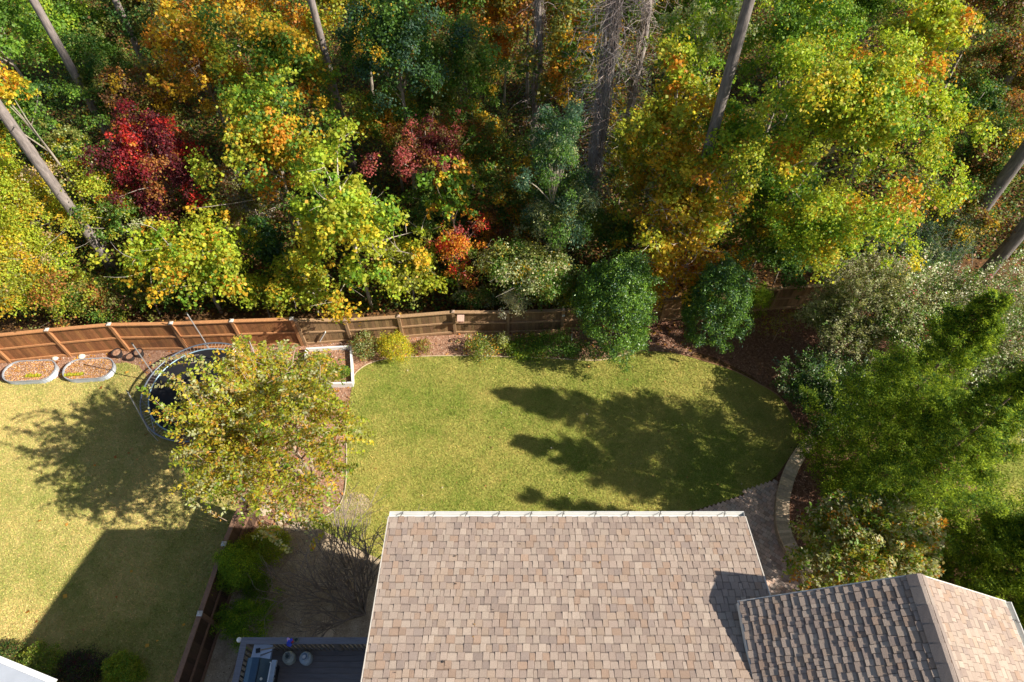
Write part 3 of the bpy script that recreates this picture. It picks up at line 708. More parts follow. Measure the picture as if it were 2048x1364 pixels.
for b_, tp in poles:
    m = MB(); q0 = b_ - TC; q1 = tp - TC; m.tube([Vector((q0.x, q0.y, .1)), Vector((q0.x, q0.y, .95)), q0.lerp(q1, .5) + Vector((0, 0, .45)), q1], .021, 6, col=(.62, .62, .62)); po = m.build('net_pole', metalM, tr)
    m = MB(); m.tube([q1, q1 + Vector((0, 0, .06))], .03, 6, col=(.03, .03, .03)); m.build('pole_cap', plasM, po)
nm, n_, o_ = new_mat('net'); b1 = nd(n_, 'ShaderNodeBsdfDiffuse'); b1.inputs[0].default_value = (.03, .03, .03, 1); b2_ = nd(n_, 'ShaderNodeBsdfTransparent'); mx = nd(n_, 'ShaderNodeMixShader'); mx.inputs[0].default_value = .16
n_.links.new(b2_.outputs[0], mx.inputs[1]); n_.links.new(b1.outputs[0], mx.inputs[2]); n_.links.new(mx.outputs[0], o_.inputs[0])
order = sorted(poles, key=lambda k: math.atan2(k[0].y - TC.y, k[0].x - TC.x)); vs = []; fs = []; m = MB()
for i in range(len(order)):
    (b0, t0), (b1_, t1) = order[i], order[(i + 1) % len(order)]
    for j in range(7):
        s_ = j / 6; bp = b0.lerp(b1_, s_) - TC; bp.z = .92; bp = bp * 1; l_ = math.hypot(bp.x, bp.y); bp.x *= 2.1 / l_; bp.y *= 2.1 / l_
        tp = t0.lerp(t1, s_) - TC; tp.z -= .05 + .55 * math.sin(math.pi * s_)
        vs += [bp, bp.lerp(tp, .5), tp]
k = len(vs) // 3
for i in range(k):
    j = (i + 1) % k
    fs += [(3 * i, 3 * j, 3 * j + 1, 3 * i + 1), (3 * i + 1, 3 * j + 1, 3 * j + 2, 3 * i + 2)]
m.add(vs, fs, (0, 0, 0)); m.build('safety_net', nm, tr)

# ------------------------------------------------------------ deck and things on it
DZ = 3.5; DX0, DX1, DY0, DY1 = -7.05, -2.30, -3.0, 4.18
dk = empty('wooden_deck', (DX0, DY1, 0), 'raised grey wooden deck with balustrade left of the big roof', 'deck'); DO = Vector((DX0, DY1, 0))
def db(m, nm_, mat, p=None): m.v = [tuple(Vector(q) - DO) for q in m.v]; return m.build(nm_, mat, p or dk)
m = MB(); y = DY1 - .02
while y > DY0:
    j = random.uniform(.8, 1.2); m.box(((DX0 + DX1) / 2, y - .07, DZ - .016), (DX1 - DX0, .138, .032), col=(.17 * j, .15 * j, .15 * j)); y -= .145
db(m, 'floor_boards', deckM)
m = MB(); m.box(((DX0 + DX1) / 2, DY1 - .0, DZ - .16), (DX1 - DX0, .04, .26), col=(.16, .14, .13)); m.box((DX0 + .0, (DY0 + DY1) / 2 - .03, DZ - .16), (.04, DY1 - DY0 - .06, .26), col=(.16, .14, .13)); db(m, 'rim_joist', deckM)
rc = (.20, .19, .21)
m = MB(); m.box(((DX0 + DX1) / 2, DY1 + .0, DZ + 1.02), (DX1 - DX0 + .16, .165, .035), col=rc); db(m, 'handrail', deckM)
m = MB(); m.box((DX0, (DY0 + DY1 - .084) / 2, DZ + 1.02), (.165, DY1 - DY0 - .084, .035), col=rc); db(m, 'handrail', deckM)
for z_ in (.10, .93):
    m = MB(); m.box(((DX0 + DX1) / 2, DY1, DZ + z_), (DX1 - DX0 - .1, .04, .08), col=(.15, .13, .12)); db(m, 'rail', deckM)
    m = MB(); m.box((DX0, (DY0 + DY1) / 2, DZ + z_), (.04, DY1 - DY0 - .2, .08), col=(.15, .13, .12)); db(m, 'rail', deckM)
x = DX0 + .14
while x < DX1: 
    m = MB(); m.box((x, DY1 - .035, DZ + .5), (.034, .034, .92), col=(.14, .12, .11)); db(m, 'baluster', deckM); x += .127
y = DY1 - .18
while y > 1.2:
    m = MB(); m.box((DX0 + .035, y, DZ + .5), (.034, .034, .92), col=(.14, .12, .11)); db(m, 'baluster', deckM); y -= .127
for x, y in ((DX0, DY1), (DX0, 1.8), (DX0, -.6), (-4.7, DY1), (-2.42, DY1), (DX0, -2.9)):
    m = MB(); m.box((x, y, (DZ + 1.0) / 2), (.1, .1, DZ + 1.0), col=(.18, .15, .13)); db(m, 'post', deckM)
# white ball light at the corner
t = empty('ball_lamp', (DX0 - .15, DY1 + .03, DZ + .86), 'small white ball lamp outside the deck corner', 'lamp')
m = MB(); m.lathe([(.001, .0)] + [(.068 * math.sin(math.pi * i / 10), .068 - .068 * math.cos(math.pi * i / 10) + .06) for i in range(1, 10)] + [(.001, .196)], col=(.85, .84, .80)); m.build('globe', plasM, t, smooth=True)
m = MB(); m.lathe([(.03, -.10), (.035, .07)], n=12, col=(.15, .15, .15)); m.box((.06, 0, -.06), (.10, .02, .02), col=(.15, .15, .15)); m.build('holder', plasM, t)
# propane tanks
def tank(px, py, label, capcol, shade):
    p = at(px, py, DZ + .38); t = empty('gas_bottle', (p.x, p.y, DZ), label, 'gas bottle', 'gas bottles on the deck')
    R_ = .165; pr = [(R_ * .75, 0), (R_ * .75, .03), (R_ * .9, .05), (R_, .10), (R_, .26), (R_ * .96, .30), (R_ * .82, .335), (R_ * .5, .355), (.03, .362), (.001, .363)]
    m = MB(); m.lathe(pr, n=28, col=shade); m.build('tank_body', plasM, t, smooth=True)
    m = MB(); n = 26
    for rr2, z0 in ((.10, .345),):
        vs = []; 
        for i in range(n): 
            a_ = -2.2 + 4.6 * i / (n - 1); c_, s_ = math.cos(a_), math.sin(a_)
            vs += [(rr2 * c_, rr2 * s_, z0), (rr2 * c_, rr2 * s_, .45), ((rr2 - .008) * c_, (rr2 - .008) * s_, .45), ((rr2 - .008) * c_, (rr2 - .008) * s_, z0)]
        m.add(vs, [(4 * i + a_, 4 * i + b_, 4 * i + 4 + b_, 4 * i + 4 + a_) for i in range(n - 1) for a_, b_ in ((0, 1), (1, 2), (2, 3))], tuple(c * 1.1 for c in shade))
    m.build('collar', plasM, t)
    m = MB(); m.lathe([(.022, .36), (.022, .41), (.045, .415), (.045, .435), (.001, .437)], n=12, col=capcol); m.build('valve', plasM, t)
    m = MB(); m.lathe([(.11, 0), (.122, 0), (.122, .025), (.11, .025)], n=24, col=shade); m.build('foot_ring', plasM, t)
tank(575, 1313, 'grey gas bottle on the deck, standing nearer the grill', (.06, .08, .07), (.40, .44, .42))
tank(609, 1314, 'blue-grey gas bottle on the deck with a bright valve, farther from the grill', (.75, .72, .70), (.40, .48, .56))
# grill
gp = at(512, 1345, DZ + 1.0); GO = Vector((gp.x, gp.y - .15, DZ)); t = empty('gas_grill', GO, 'gas grill with dark blue-grey lid standing in the deck corner', 'grill')
m = MB(); m.box((0, 0, .30), (.56, .95, .56), col=(.05, .05, .055)); m.build('cabinet', darkM, t)
m = MB(); m.box((.0, 0, .72), (.60, .98, .26), col=(.06, .06, .065)); m.build('firebox', darkM, t)
m = MB(); prof = [(-.30, .86), (-.30, .98), (-.25, 1.06), (-.12, 1.12), (.02, 1.12), (.05, 1.115), (.26, .90), (.28, .86)]
k = len(prof); vs = [(x, y_, z) for y_ in (-.49, .49) for x, z in prof]; m.add(vs, [(j, (j + 1) % k, k + (j + 1) % k, k + j) for j in range(k)] + [tuple(range(k)), tuple(range(2 * k - 1, k - 1, -1))], (.07, .12, .17)); lid = m.build('lid', darkM, t)
m = MB(); m.beam((.08, -.47, 1.107), (.08, .47, 1.107), .012, .012, col=(.03, .03, .03)); m.build('lid_seam', darkM, lid)
m = MB(); m.tube([(.30, -.40, .97), (.34, -.38, .99), (.34, .38, .99), (.30, .40, .97)], .018, 8, col=(.80, .82, .84)); m.build('handle', metalM, lid)
m = MB(); m.lathe([(.035, 0), (.035, .018), (.03, .022), (.001, .023)], n=14, col=(.7, .7, .68)); m.v = [tuple(Matrix.Rotation(R(45), 3, 'Y') @ Vector(q) + Vector((.16, .0, 1.01))) for q in m.v]; m.build('thermometer', metalM, lid)
m = MB(); m.box((.36, 0, .80), (.13, .96, .10), col=(.50, .56, .62)); cp = m.build('control_panel', metalM, t)
for y_ in (-.3, -.1, .1, .3):
    m = MB(); m.lathe([(.028, 0), (.024, .035), (.001, .036)], n=12, col=(.03, .03, .03)); m.v = [tuple(Matrix.Rotation(R(90), 3, 'Y') @ Vector(q) + Vector((.425, y_, .80))) for q in m.v]; m.build('knob', plasM, cp)
m = MB(); m.box((.02, .66, .84), (.50, .34, .03), col=(.20, .24, .30)); sh = m.build('side_shelf', metalM, t)
for x_, y_ in ((-.24, -.42), (.24, -.42), (-.24, .42), (.24, .42)):
    m = MB(); m.lathe([(.035, -.0), (.035, .03)], (x_, y_, .0), 12, col=(.03, .03, .03)); m.build('caster', plasM, t)
p = GO + Vector((.0, .68, .86)); m = MB(); m.box((0, 0, .003), (.50, .36, .006), rz=R(-3), col=(.62, .70, .82)); o = m.build('paper_sheet', paintM); o.location = p; tag(o, 'pale blue-white sheet lying on the grill side shelf', 'paper')
t = empty('grill_brush', p + Vector((-.10, .02, .012)), 'black grill brush with wooden handle lying on the pale sheet', 'brush', rz=R(10))
m = MB(); m.box((0, 0, .015), (.11, .11, .03), col=(.03, .03, .03)); m.build('brush_head', plasM, t)
m = MB(); m.beam((.05, 0, .018), (.44, 0, .018), .03, .02, col=(.42, .33, .24)); m.build('handle', deckM, t)
t = empty('tongs', p + Vector((-.02, -.10, .012)), 'thin dark tongs lying below the brush on the pale sheet', 'tongs', rz=R(20))
for s_ in (-1, 1):
    m = MB(); m.beam((0, .012 * s_, .01), (.40, .002 * s_, .01), .012, .006, col=(.18, .16, .15)); m.build('arm', darkM, t)
p = at(593, 1280, DZ + 1.06); t = empty('candle_jar', (p.x, p.y, DZ + 1.0375), 'small olive green jar on the deck handrail', 'jar')
m = MB(); m.lathe([(.058, 0), (.062, .075), (.05, .075), (.048, .02), (.001, .02)], n=18, col=(.22, .23, .16)); m.build('jar_body', plasM, t)
m = MB(); m.lathe([(.046, .03), (.001, .032)], n=18, col=(.06, .08, .07)); m.build('wax', plasM, t)
p = at(580, 1283, DZ + 1.06)
t = empty('crumpled_cloth', (p.x, p.y, DZ + 1.038), 'bright blue cloth with red and white patches on the handrail beside the jar', 'cloth')
for cl, n, c0, nm_ in (((.06, .08, .62), 18, (0, -.02), 'blue_part'), ((.55, .06, .07), 6, (.05, .02), 'red_part'), ((.8, .6, .75), 4, (-.04, .07), 'white_part')):
    m = MB()
    for i in range(n):
        m.box((c0[0] + random.uniform(-.045, .045) * (1.2 if nm_ == 'blue_part' else .6), c0[1] + random.uniform(-.09, .06) * (1 if nm_ == 'blue_part' else .4), .012 + i * .002), (.06, .05, .012), M=Matrix.Rotation(random.uniform(0, 3), 3, Vector((random.uniform(-.3, .3), random.uniform(-.3, .3), 1)).normalized()), col=tuple(x * random.uniform(.7, 1.2) for x in cl))
    m.build(nm_, plasM, t)
# dark chair back just under the roof edge

# ------------------------------------------------------------ vegetation generators
C = dict(yg=(.34, .365, .035), lime=(.375, .465, .04), lgreen=(.17, .30, .03), green=(.11, .21, .03), dgreen=(.05, .115, .024), bgreen=(.07, .14, .08),
         pale=(.46, .49, .25), cream=(.60, .56, .36), olive=(.22, .235, .055), gold=(.58, .38, .03), yellow=(.60, .50, .04), orange=(.60, .27, .03),
         rust=(.36, .16, .04), brown=(.19, .10, .045), red=(.55, .045, .03), crimson=(.22, .018, .025), maroon=(.11, .022, .028), pink=(.40, .10, .09),
         grey=(.28, .27, .22), ced=(.17, .26, .022), cedl=(.36, .46, .035), tan=(.45, .33, .18), purple=(.075, .04, .05), ltan=(.55, .42, .26))
def palette(d):
    k = list(d.keys()); wt = np.array([d[x] for x in k], float); return np.array([C[x] for x in k]), wt / wt.sum()
def branch_pts(a, b, sag=0.0, wob=.08, n=6, r=random):
    a, b = Vector(a), Vector(b); L = (b - a).length; out = []
    o1 = Vector((r.uniform(-1, 1), r.uniform(-1, 1), r.uniform(-.5, .5))) * L * wob
    for i in range(n):
        t = i / (n - 1); out.append(a.lerp(b, t) + o1 * math.sin(math.pi * t) + Vector((0, 0, sag * L * math.sin(math.pi * t))))
    return out
def lumpy(D, seed, amp):
    g = np.random.default_rng(seed); s = np.ones(len(D))
    for _ in range(7):
        k = g.normal(0, 2.6, 3); s += amp * .5 * np.sin(D @ k + g.uniform(0, 6.28))
    return s
def tree(label, cx, cy, wp, hp, hc, pal, n=9000, leaf=.13, asp=.75, amp=.34, clump=.17, name='broadleaf_tree', cat='tree', group=None, trunk=.10, limb=14, tcol=(.34, .29, .23),
         mat=None, base_r=0.0, patch=.75, up=.75, seed=None, hollow=.2, rzmax=1.5, twig=0, lean=(0, 0), size_var=.35, second=None, zmin=.12, lai=None, lsc=.86, kmul=1.0):
    seed = seed or int(abs(cx * 13 + cy * 7)) + 1; g = np.random.default_rng(seed); rr = random.Random(seed)
    leaf *= lsc; c = at(cx, cy, hc); Z = depth(c); rx = wp * Z / F
    v = (682 - cy) / F; dep = PITCH - math.atan(v); want = hp * Z / F
    q = want ** 2 - (rx * math.sin(dep)) ** 2
    rz = math.sqrt(q) / math.cos(dep) if q > 0 else .45 * rx
    rz = min(max(rz, .5 * rx), rzmax * rx, hc - zmin)
    ry = rx if q > 0 else max(.6 * rx, want / math.sin(dep) * .95)
    if mat is None and name in ('broadleaf_tree', 'sumac', 'shrub') and trunk >= .04: n = int((lai or 3.6) * math.pi * rx * (ry + rz) / 2 * 1.25 / (leaf * leaf * asp * .5))
    base = Vector((c.x + lean[0], c.y + lean[1], 0)); root = empty(name, base, label, cat, group)
    O = np.array(base); cc = np.array(c) - O; cols, wt = palette(pal)
    K = max(30, int(kmul * 3.0 / (clump ** 2)))
    D = unit(g.normal(0, 1, (K, 3))); D[:, 2] = np.where(D[:, 2] < -.55, -D[:, 2], D[:, 2])
    rad = (hollow + (1 - hollow) * g.random(K) ** .6) * lumpy(D, seed, amp) * (1 + g.normal(0, .09, K))
    cen = cc + D * rad[:, None] * np.array([rx, ry, rz])
    cen[:, 2] = np.maximum(cen[:, 2], zmin)
    cr = clump * (rx + ry) / 2 * g.uniform(.45, 1.3, K)
    ci = g.choice(len(cols), K, p=wt)
    w_ = cr ** 2; which = g.choice(K, n, p=w_ / w_.sum())
    nd_ = unit(D * np.array([1, 1, .6]) * .55 + np.array([0, 0, 1.0]) * up + g.normal(0, .32, (K, 3)))
    t1 = unit(np.cross(nd_, g.normal(0, 1, (K, 3)))); t2 = np.cross(nd_, t1)
    ang = g.uniform(0, 2 * np.pi, n); r_ = np.sqrt(g.random(n)) * (1 + .25 * np.sin(ang * 3 + which)) * np.where(g.random(n) < .34, g.uniform(1, 2.1, n), 1); th = g.normal(0, .34, n)
    dd_ = t1[which] * (np.cos(ang) * r_)[:, None] + t2[which] * (np.sin(ang) * r_)[:, None]
    P = cen[which] + (dd_ + nd_[which] * (th - .3 * r_ ** 2)[:, None]) * cr[which][:, None]
    P[:, 2] = np.maximum(P[:, 2], .03)
    N = nd_[which] * .55 + dd_ * .35 + g.normal(0, .48, (n, 3)); T = dd_ + g.normal(0, .6, (n, 3)) - np.array([0, 0, .35])
    li = np.where(g.random(n) < patch, ci[which], g.choice(len(cols), n, p=wt))
    col = cols[li] * g.uniform(.68, 1.32, (n, 1)); col[:, 0] *= g.uniform(.85, 1.15, n)
    L = leaf * g.uniform(1 - size_var, 1 + size_var, n)
    leaf_mesh('crown', P, N, T, L, L * asp, np.clip(col * 1.15, 0, .9), mat or leafM, root)
    if trunk:
        m = MB(); top = Vector(cc) + Vector((0, 0, rz * .55)); b0 = Vector((0, 0, -.05)); tp = branch_pts(b0, top, 0, .035, 9, rr)
        m.tube(tp, [trunk * (1 - .78 * i / 8) for i in range(9)], 8, col=tcol); m.build('trunk', barkM, root, smooth=True)
        m = MB(); idx = rr.sample(range(K), min(limb, K))
        for k in idx:
            e = Vector(cen[k]); s_ = tp[max(1, min(7, int((.25 + .5 * max(0, min(1, (e.z / max(top.z, .1))))) * 8)))]
            bp = branch_pts(s_, e, .06, .10, 6, rr); r0 = min(trunk * rr.uniform(.28, .42), .04)
            m.tube(bp, [r0 * (1 - .88 * i / 5) for i in range(6)], 5, col=tcol)
            for _ in range(twig):
                f_ = rr.randint(2, 5); e2 = bp[f_] + Vector((rr.uniform(-1, 1), rr.uniform(-1, 1), rr.uniform(-.4, .9))) * (rx * .42)
                m.tube(branch_pts(bp[f_], e2, 0, .12, 4, rr), [r0 * .38, r0 * .28, r0 * .2, r0 * .08], 4, col=tcol)
        m.build('limbs', barkM, root)
    return root

def shoots_plant(label, base, S, E, arch, per, leaf, asp, pal, name='shrub', cat='shrub', mat=None, spread=.05, droop=0.0, seed=1, stems=None, scol=(.30, .22, .15), grad=None, twigs=True, splay=.9, jit=.25, group=None, bare=0.12, lup=.7):
    """S,E (k,3): shoot starts and ends relative to base; leaves sit in rows along every shoot"""
    g = np.random.default_rng(seed); root = empty(name, base, label, cat, group); k = len(S); cols, wt = palette(pal)
    t = np.tile(np.linspace(bare, 1, per), (k, 1)) + g.normal(0, .4 / per, (k, per)); D = E - S; Ln = np.linalg.norm(D, axis=1)
    P = S[:, None] + D[:, None] * t[..., None]; P[..., 2] += (arch * Ln)[:, None] * (4 * t * (1 - t)) - droop * Ln[:, None] * t ** 3
    P = P.reshape(-1, 3); dirs = np.repeat(unit(D), per, 0); n = len(P)
    up_ = np.array([0, 0, 1.0]); sd = unit(np.cross(dirs, up_ + g.normal(0, .25, (k, 3)).repeat(per, 0))); nn_ = np.cross(sd, dirs)
    sg = np.tile(np.where(np.arange(per) % 2, 1, -1), k)[:, None]
    T = dirs * (1 - splay * .5) + sd * sg * splay + g.normal(0, jit, (n, 3)); N = nn_ * lup + g.normal(0, .35, (n, 3)) + up_ * .2
    P = P + unit(T) * (leaf * .5) + g.normal(0, spread, (n, 3))
    P[:, 2] = np.maximum(P[:, 2], .02 - base[2])
    ci = g.choice(len(cols), k, p=wt).repeat(per); li = np.where(g.random(n) < .7, ci, g.choice(len(cols), n, p=wt))
    col = cols[li] * g.uniform(.7, 1.3, (n, 1))
    if grad is not None:
        inner, amt = grad; f = np.clip(amt * (1.0 - t.reshape(-1)), 0, 1)[:, None] * (g.random((n, 1)) < .75); ic, iw = palette(inner); col = col * (1 - f) + ic[g.choice(len(ic), n, p=iw)] * f
    L = leaf * g.uniform(.7, 1.25, n)
    leaf_mesh('crown', P, N, T, L, L * asp, np.clip(col, 0, .9), mat or leafM, root)
    if twigs:
        a_ = S; V = np.empty((k, 6, 3)); wv = .006
        M1 = S + D * .5; M1[:, 2] += arch * Ln; E1 = E.copy(); E1[:, 2] -= droop * Ln; sd2 = unit(np.cross(unit(D), up_)) 
        V[:, 0] = S + sd2 * wv; V[:, 1] = S - sd2 * wv; V[:, 2] = M1 - sd2 * wv * .6; V[:, 3] = M1 + sd2 * wv * .6; V[:, 4] = E1; V[:, 5] = M1 + np.array([0, 0, -.012])
        F4 = np.concatenate([[[6 * i, 6 * i + 1, 6 * i + 2, 6 * i + 3], [6 * i + 3, 6 * i + 2, 6 * i + 4, 6 * i + 5]] for i in range(k)]).reshape(-1, 4)
        np_mesh('twigs', V.reshape(-1, 3), F4, np.tile(np.array(scol), (6 * k, 1)), barkM, root)
    if stems:
        m = MB()
        for pts, rad in stems: m.tube(pts, rad, 7, col=scol)
        m.build('trunk', barkM, root, smooth=True)
    return root

def cedar(label, x, y, h, rad, n_sh, seed, col=None, group='feathery conifers on the right'):
    g = np.random.default_rng(seed); nb_ = max(60, int(n_sh / 13)); per = int(n_sh / nb_)
    zb = np.sort(g.random(nb_) ** .92) * .98 * h; ab = np.arange(nb_) * 2.399 + g.normal(0, .35, nb_)
    rb_ = rad * 1.06 * np.clip(1 - zb / h, 0, 1) ** .86 * np.clip(.62 + 4 * zb / h, 0, 1) * (1 + g.normal(0, .15, nb_)) * (1 + .14 * np.sin(3 * ab + seed + zb)); rb_ = np.maximum(rb_, .15)
    ub = .30 + .55 * (zb / h) ** 2 + g.normal(0, .08, nb_)                     # every bough leaves the trunk and sweeps up
    bi = np.repeat(np.arange(nb_), per); t = g.random(len(bi)) ** .75 * .9 + .1; a = ab[bi]; L_b = rb_[bi]
    D0 = np.stack([np.cos(a), np.sin(a), ub[bi]], 1); sdv = np.stack([-np.sin(a), np.cos(a), np.zeros(len(a))], 1)
    S = D0 * (t * L_b)[:, None] + np.stack([0 * a, 0 * a, zb[bi] - .15 * L_b * np.sin(np.pi * t)], 1)
    side_ = g.choice([-1, 1], len(a)) * g.uniform(.15, 1.0, len(a)); ln = (.30 + .28 * L_b * (1.15 - t)) * g.uniform(.7, 1.3, len(a)) * np.clip(L_b / 1.0, .45, 1)
    E = S + unit(D0 * (.75 + .3 * t)[:, None] + sdv * side_[:, None] + np.array([0, 0, .12]) + g.normal(0, .12, (len(a), 3))) * ln[:, None]
    tr_ = [([Vector((0, 0, -.05)), Vector((.02, .01, h * .5)), Vector((0, 0, h * .97))], [.11, .055, .015])]
    o = shoots_plant(label, Vector((x, y, 0)), S, E,   .02, 40, .095, .28, col or dict(ced=5, cedl=4, dgreen=1.5, green=2, brown=.35), 'conifer', 'conifer', needleM, .055, .12, seed, tr_, (.22, .15, .10), None, False, .75, .35, group, .06, .5)
    return o

def mound(label, cx, cy, wp, hp, hc, pal, n, leaf, name='shrub', cat='shrub', **k):
    a = dict(trunk=.03, limb=0, kmul=3.0, clump=.34, amp=.13, hollow=.7, rzmax=1.25, patch=.4, up=.4, zmin=.05); a.update(k)
    return tree(label, cx, cy, wp, hp, hc, pal, n, leaf, name=name, cat=cat, **a)

def pine(label, x, y, r0, seed, h=28, crown_r=3.2, top_only=True, col=(.25, .21, .19), group='tall bare pine trunks', cz=.74, n=8000):
    g = np.random.default_rng(seed); rr = random.Random(seed); root = empty('pine_tree', (x, y, 0), label, 'pine tree', group)
    m = MB(); pts = []; rd = []
    for i in range(15):
        t = i / 14; pts.append(Vector((.10 * math.sin(t * 4 + seed), .10 * math.cos(t * 3 + seed), t * h - .1))); rd.append(r0 * (1.12 - .75 * t) if i else r0 * 1.35)
    m.tube(pts, rd, 14, col=col); m.build('trunk', barkM, root, smooth=True)
    m = MB()
    for i in range(5):
        z = rr.uniform(.3, .7) * h; a = rr.uniform(0, 6.28); L = rr.uniform(.5, 1.5); p = Vector((0, 0, z)); m.tube([p, p + Vector((math.cos(a), math.sin(a), .25)) * L * .5, p + Vector((math.cos(a), math.sin(a), .5)) * L], [.035, .02, .006], 5, col=(.24, .21, .19))
    cen = []
    for i in range(34):
        z = h * (cz + (1 - cz) * rr.random()); a = rr.uniform(0, 6.28); f = 1 - .6 * (z / h - cz) / (1 - cz); L = crown_r * f * rr.uniform(.5, 1.05)
        e = Vector((math.cos(a) * L, math.sin(a) * L, z + .3 * L)); m.tube(branch_pts(Vector((0, 0, z)), e, -.04, .06, 5, rr), [.06, .05, .035, .025, .012], 5, col=col); cen.append(e)
    m.build('limbs', barkM, root)
    cen = np.array(cen); wh = g.integers(0, len(cen), n); D = unit(g.normal(0, 1, (n, 3))); P = cen[wh] + D * (g.random(n) ** .6 * .85)[:, None] * np.array([1, 1, .6])
    cl = np.array([(.05, .11, .025), (.08, .15, .03), (.10, .15, .04)])[g.integers(0, 3, n)] * g.uniform(.7, 1.3, (n, 1))
    leaf_mesh('crown', P, g.normal(0, 1, (n, 3)), D + g.normal(0, .5, (n, 3)), g.uniform(.2, .34, n), np.full(n, .035), cl, needleM, root)
    return root

# ------------------------------------------------------------ pines (bare trunks cross the picture, crowns above it)
def gp(px, py): p = at(px, py); return p.x, p.y
pine('tall grey pine trunk at far left, leaning across yellow foliage to the fence', -18.1, 21.0, .21, 3, 27)
pine('dark pine trunk top left, right of the bright green crown', *gp(268, 348), .19, 4, 27)
pine('thin sunlit pine trunk between the dark green tree and golden tree', *gp(340, 232), .17, 5, 27)
pine('thin dark trunk just right of the sunlit thin pine, at the golden tree', *gp(376, 210), .12, 6, 25, group=None)
pine('pale pine trunk at the top edge among green and gold leaves', *gp(706, 345), .17, 8, 27)
pine('thick grey pine trunk at the top, right of the golden vine mass', 7.3, 20.6, .22, 9, 28, col=(.2, .17, .155))
pine('thick shaded pine trunk entering at the right edge above the blue-green shrub', 20.2, 21.8, .27, 10, 27, col=(.19, .165, .155))  # bark colour lowered so the trunk looks shaded
pine('shaded pine trunk at the right edge, lower of the two there', 20.9, 20.0, .27, 11, 27, col=(.19, .165, .155))  # darker bark here too, shade carried by the colour
pine('dark slim trunk at the right edge among bronze leaves near the top', *gp(1905, 330), .2, 12, 26, group=None)
pine('slim dark trunk in the far upper left corner', *gp(40, 190), .16, 13, 25, group=None)

# vine wrapped dead trunks
def vined(label, bx, by, h, r0, seed, dens=150, vl=.55):
    x, y = gp(bx, by); rr = random.Random(seed); root = empty('dead_tree', (x, y, 0), label, 'dead tree', None); m = MB()
    pts = [Vector((.14 * math.sin(i * .9 + seed), .1 * math.cos(i * .7), i * h / 11)) for i in range(12)]; m.tube(pts, [r0 * (1 - .5 * i / 11) for i in range(12)], 10, col=(.34, .29, .26)); m.build('trunk', barkM, root, smooth=True)
    m = MB()
    for i in range(dens):
        z = rr.uniform(.12, 1) * h; a = rr.uniform(0, 6.28); rad = r0 * rr.uniform(.8, 1.4)
        k = rr.randint(4, 7); p = Vector((rad * math.cos(a), rad * math.sin(a), z)); P_ = [p]; out = rr.random() < .35
        for j in range(k):
            a += rr.uniform(-.5, .5); z += rr.uniform(.15, .5) * (-1 if out else 1) * (1 if not out else rr.uniform(-.2, 1)); rad += rr.uniform(.05, .22) * vl * 2 if out else rr.uniform(-.05, .07)
            P_.append(Vector((rad * math.cos(a), rad * math.sin(a), max(z, .1))))
        c = rr.choice([(.42, .34, .30), (.34, .27, .24), (.50, .42, .36), (.26, .2, .18)]); t0 = rr.uniform(.008, .018)
        m.tube(P_, [t0 * (1 - .7 * j / k) for j in range(k + 1)], 4, col=c)
    m.build('vines', barkM, root); return root
vined('dead trunk wrapped in tangled bare vines, top centre right, thickest of its cluster', 1172, 470, 16.5, .2, 21, 1300, .9)
vined('slimmer vine covered dead trunk just right of the thickest vined one', 1243, 330, 15, .13, 22, 520, .7)
vined('dark vine covered trunk left of the thickest vined one at the top', 1068, 330, 15, .15, 23, 480, .7)

# ------------------------------------------------------------ trees behind the fence
T = tree
BR = (.42, .37, .31)
T('yellow-green tree with fine leaves at the left edge, in front of the grey pine', 15, 400, 130, 130, 4.5, dict(yellow=3, yg=5, lime=4, gold=2, ltan=1), 26000, .10, clump=.17, twig=3, tcol=BR, trunk=.08)
T('lower yellow-green tree at the left edge above the fence', 50, 555, 130, 80, 2.6, dict(yg=4, lime=4, olive=3, gold=1.5, rust=.8), 22000, .10, clump=.17, twig=3, tcol=BR, trunk=.07)
T('thin leaning pale-trunked sapling with sparse gold leaves behind the left fence', 55, 505, 80, 70, 3.2, dict(gold=3, yg=4, tan=2, lime=3), 9000, .10, clump=.22, twig=4, tcol=(.62, .55, .45), trunk=.06)
T('olive undergrowth bush directly behind the fence, above the oval beds', 170, 598, 110, 42, 1.4, dict(olive=4, green=3, yg=3, rust=1.2), 12000, .09, name='shrub', cat='shrub', trunk=.04)
T('green and rusty bush behind the fence between the left post caps and maple', 285, 578, 85, 52, 1.8, dict(olive=3, green=3, yg=4, brown=1.5), 12000, .10, name='shrub', cat='shrub', trunk=.04)
T('bright yellow-green maple above the trampoline, behind the fence', 385, 520, 132, 88, 3.4, dict(lime=7, yg=4, lgreen=3, yellow=1.4, gold=1.5, orange=.7), 20000, .16, asp=.9, clump=.17, twig=2, tcol=BR, trunk=.09)
T('small lime green tree left of the maple above the trampoline', 290, 515, 58, 52, 2.6, dict(lime=4, green=2, yg=3, olive=1), 9000, .12, trunk=.06)
T('tall yellow maple sapling with visible pale trunk behind the fence centre-left', 700, 450, 135, 165, 5.2, dict(lime=6, yg=5, lgreen=2.5, yellow=1.5, gold=1.2), 20000, .16, asp=.9, clump=.17, twig=4, tcol=(.55, .47, .38), trunk=.09, limb=22, rzmax=1.9)
T('low yellow maple growth at the foot of the tall yellow sapling, left side', 612, 562, 82, 60, 2.2, dict(lime=4, yg=5, gold=2, green=2), 13000, .14, asp=.9, trunk=.05, twig=2, tcol=BR)
T('low yellow-green growth behind the fence, right of the tall yellow sapling', 815, 540, 80, 70, 2.4, dict(yg=4, lime=3, gold=1.5, olive=2), 12000, .13, asp=.9, trunk=.05, twig=3, tcol=BR)
T('green and yellow bush behind the fence above the myrtle top', 515, 582, 60, 40, 1.8, dict(yg=4, lime=4, green=2, rust=.6), 8000, .12, trunk=.04, name='shrub', cat='shrub')
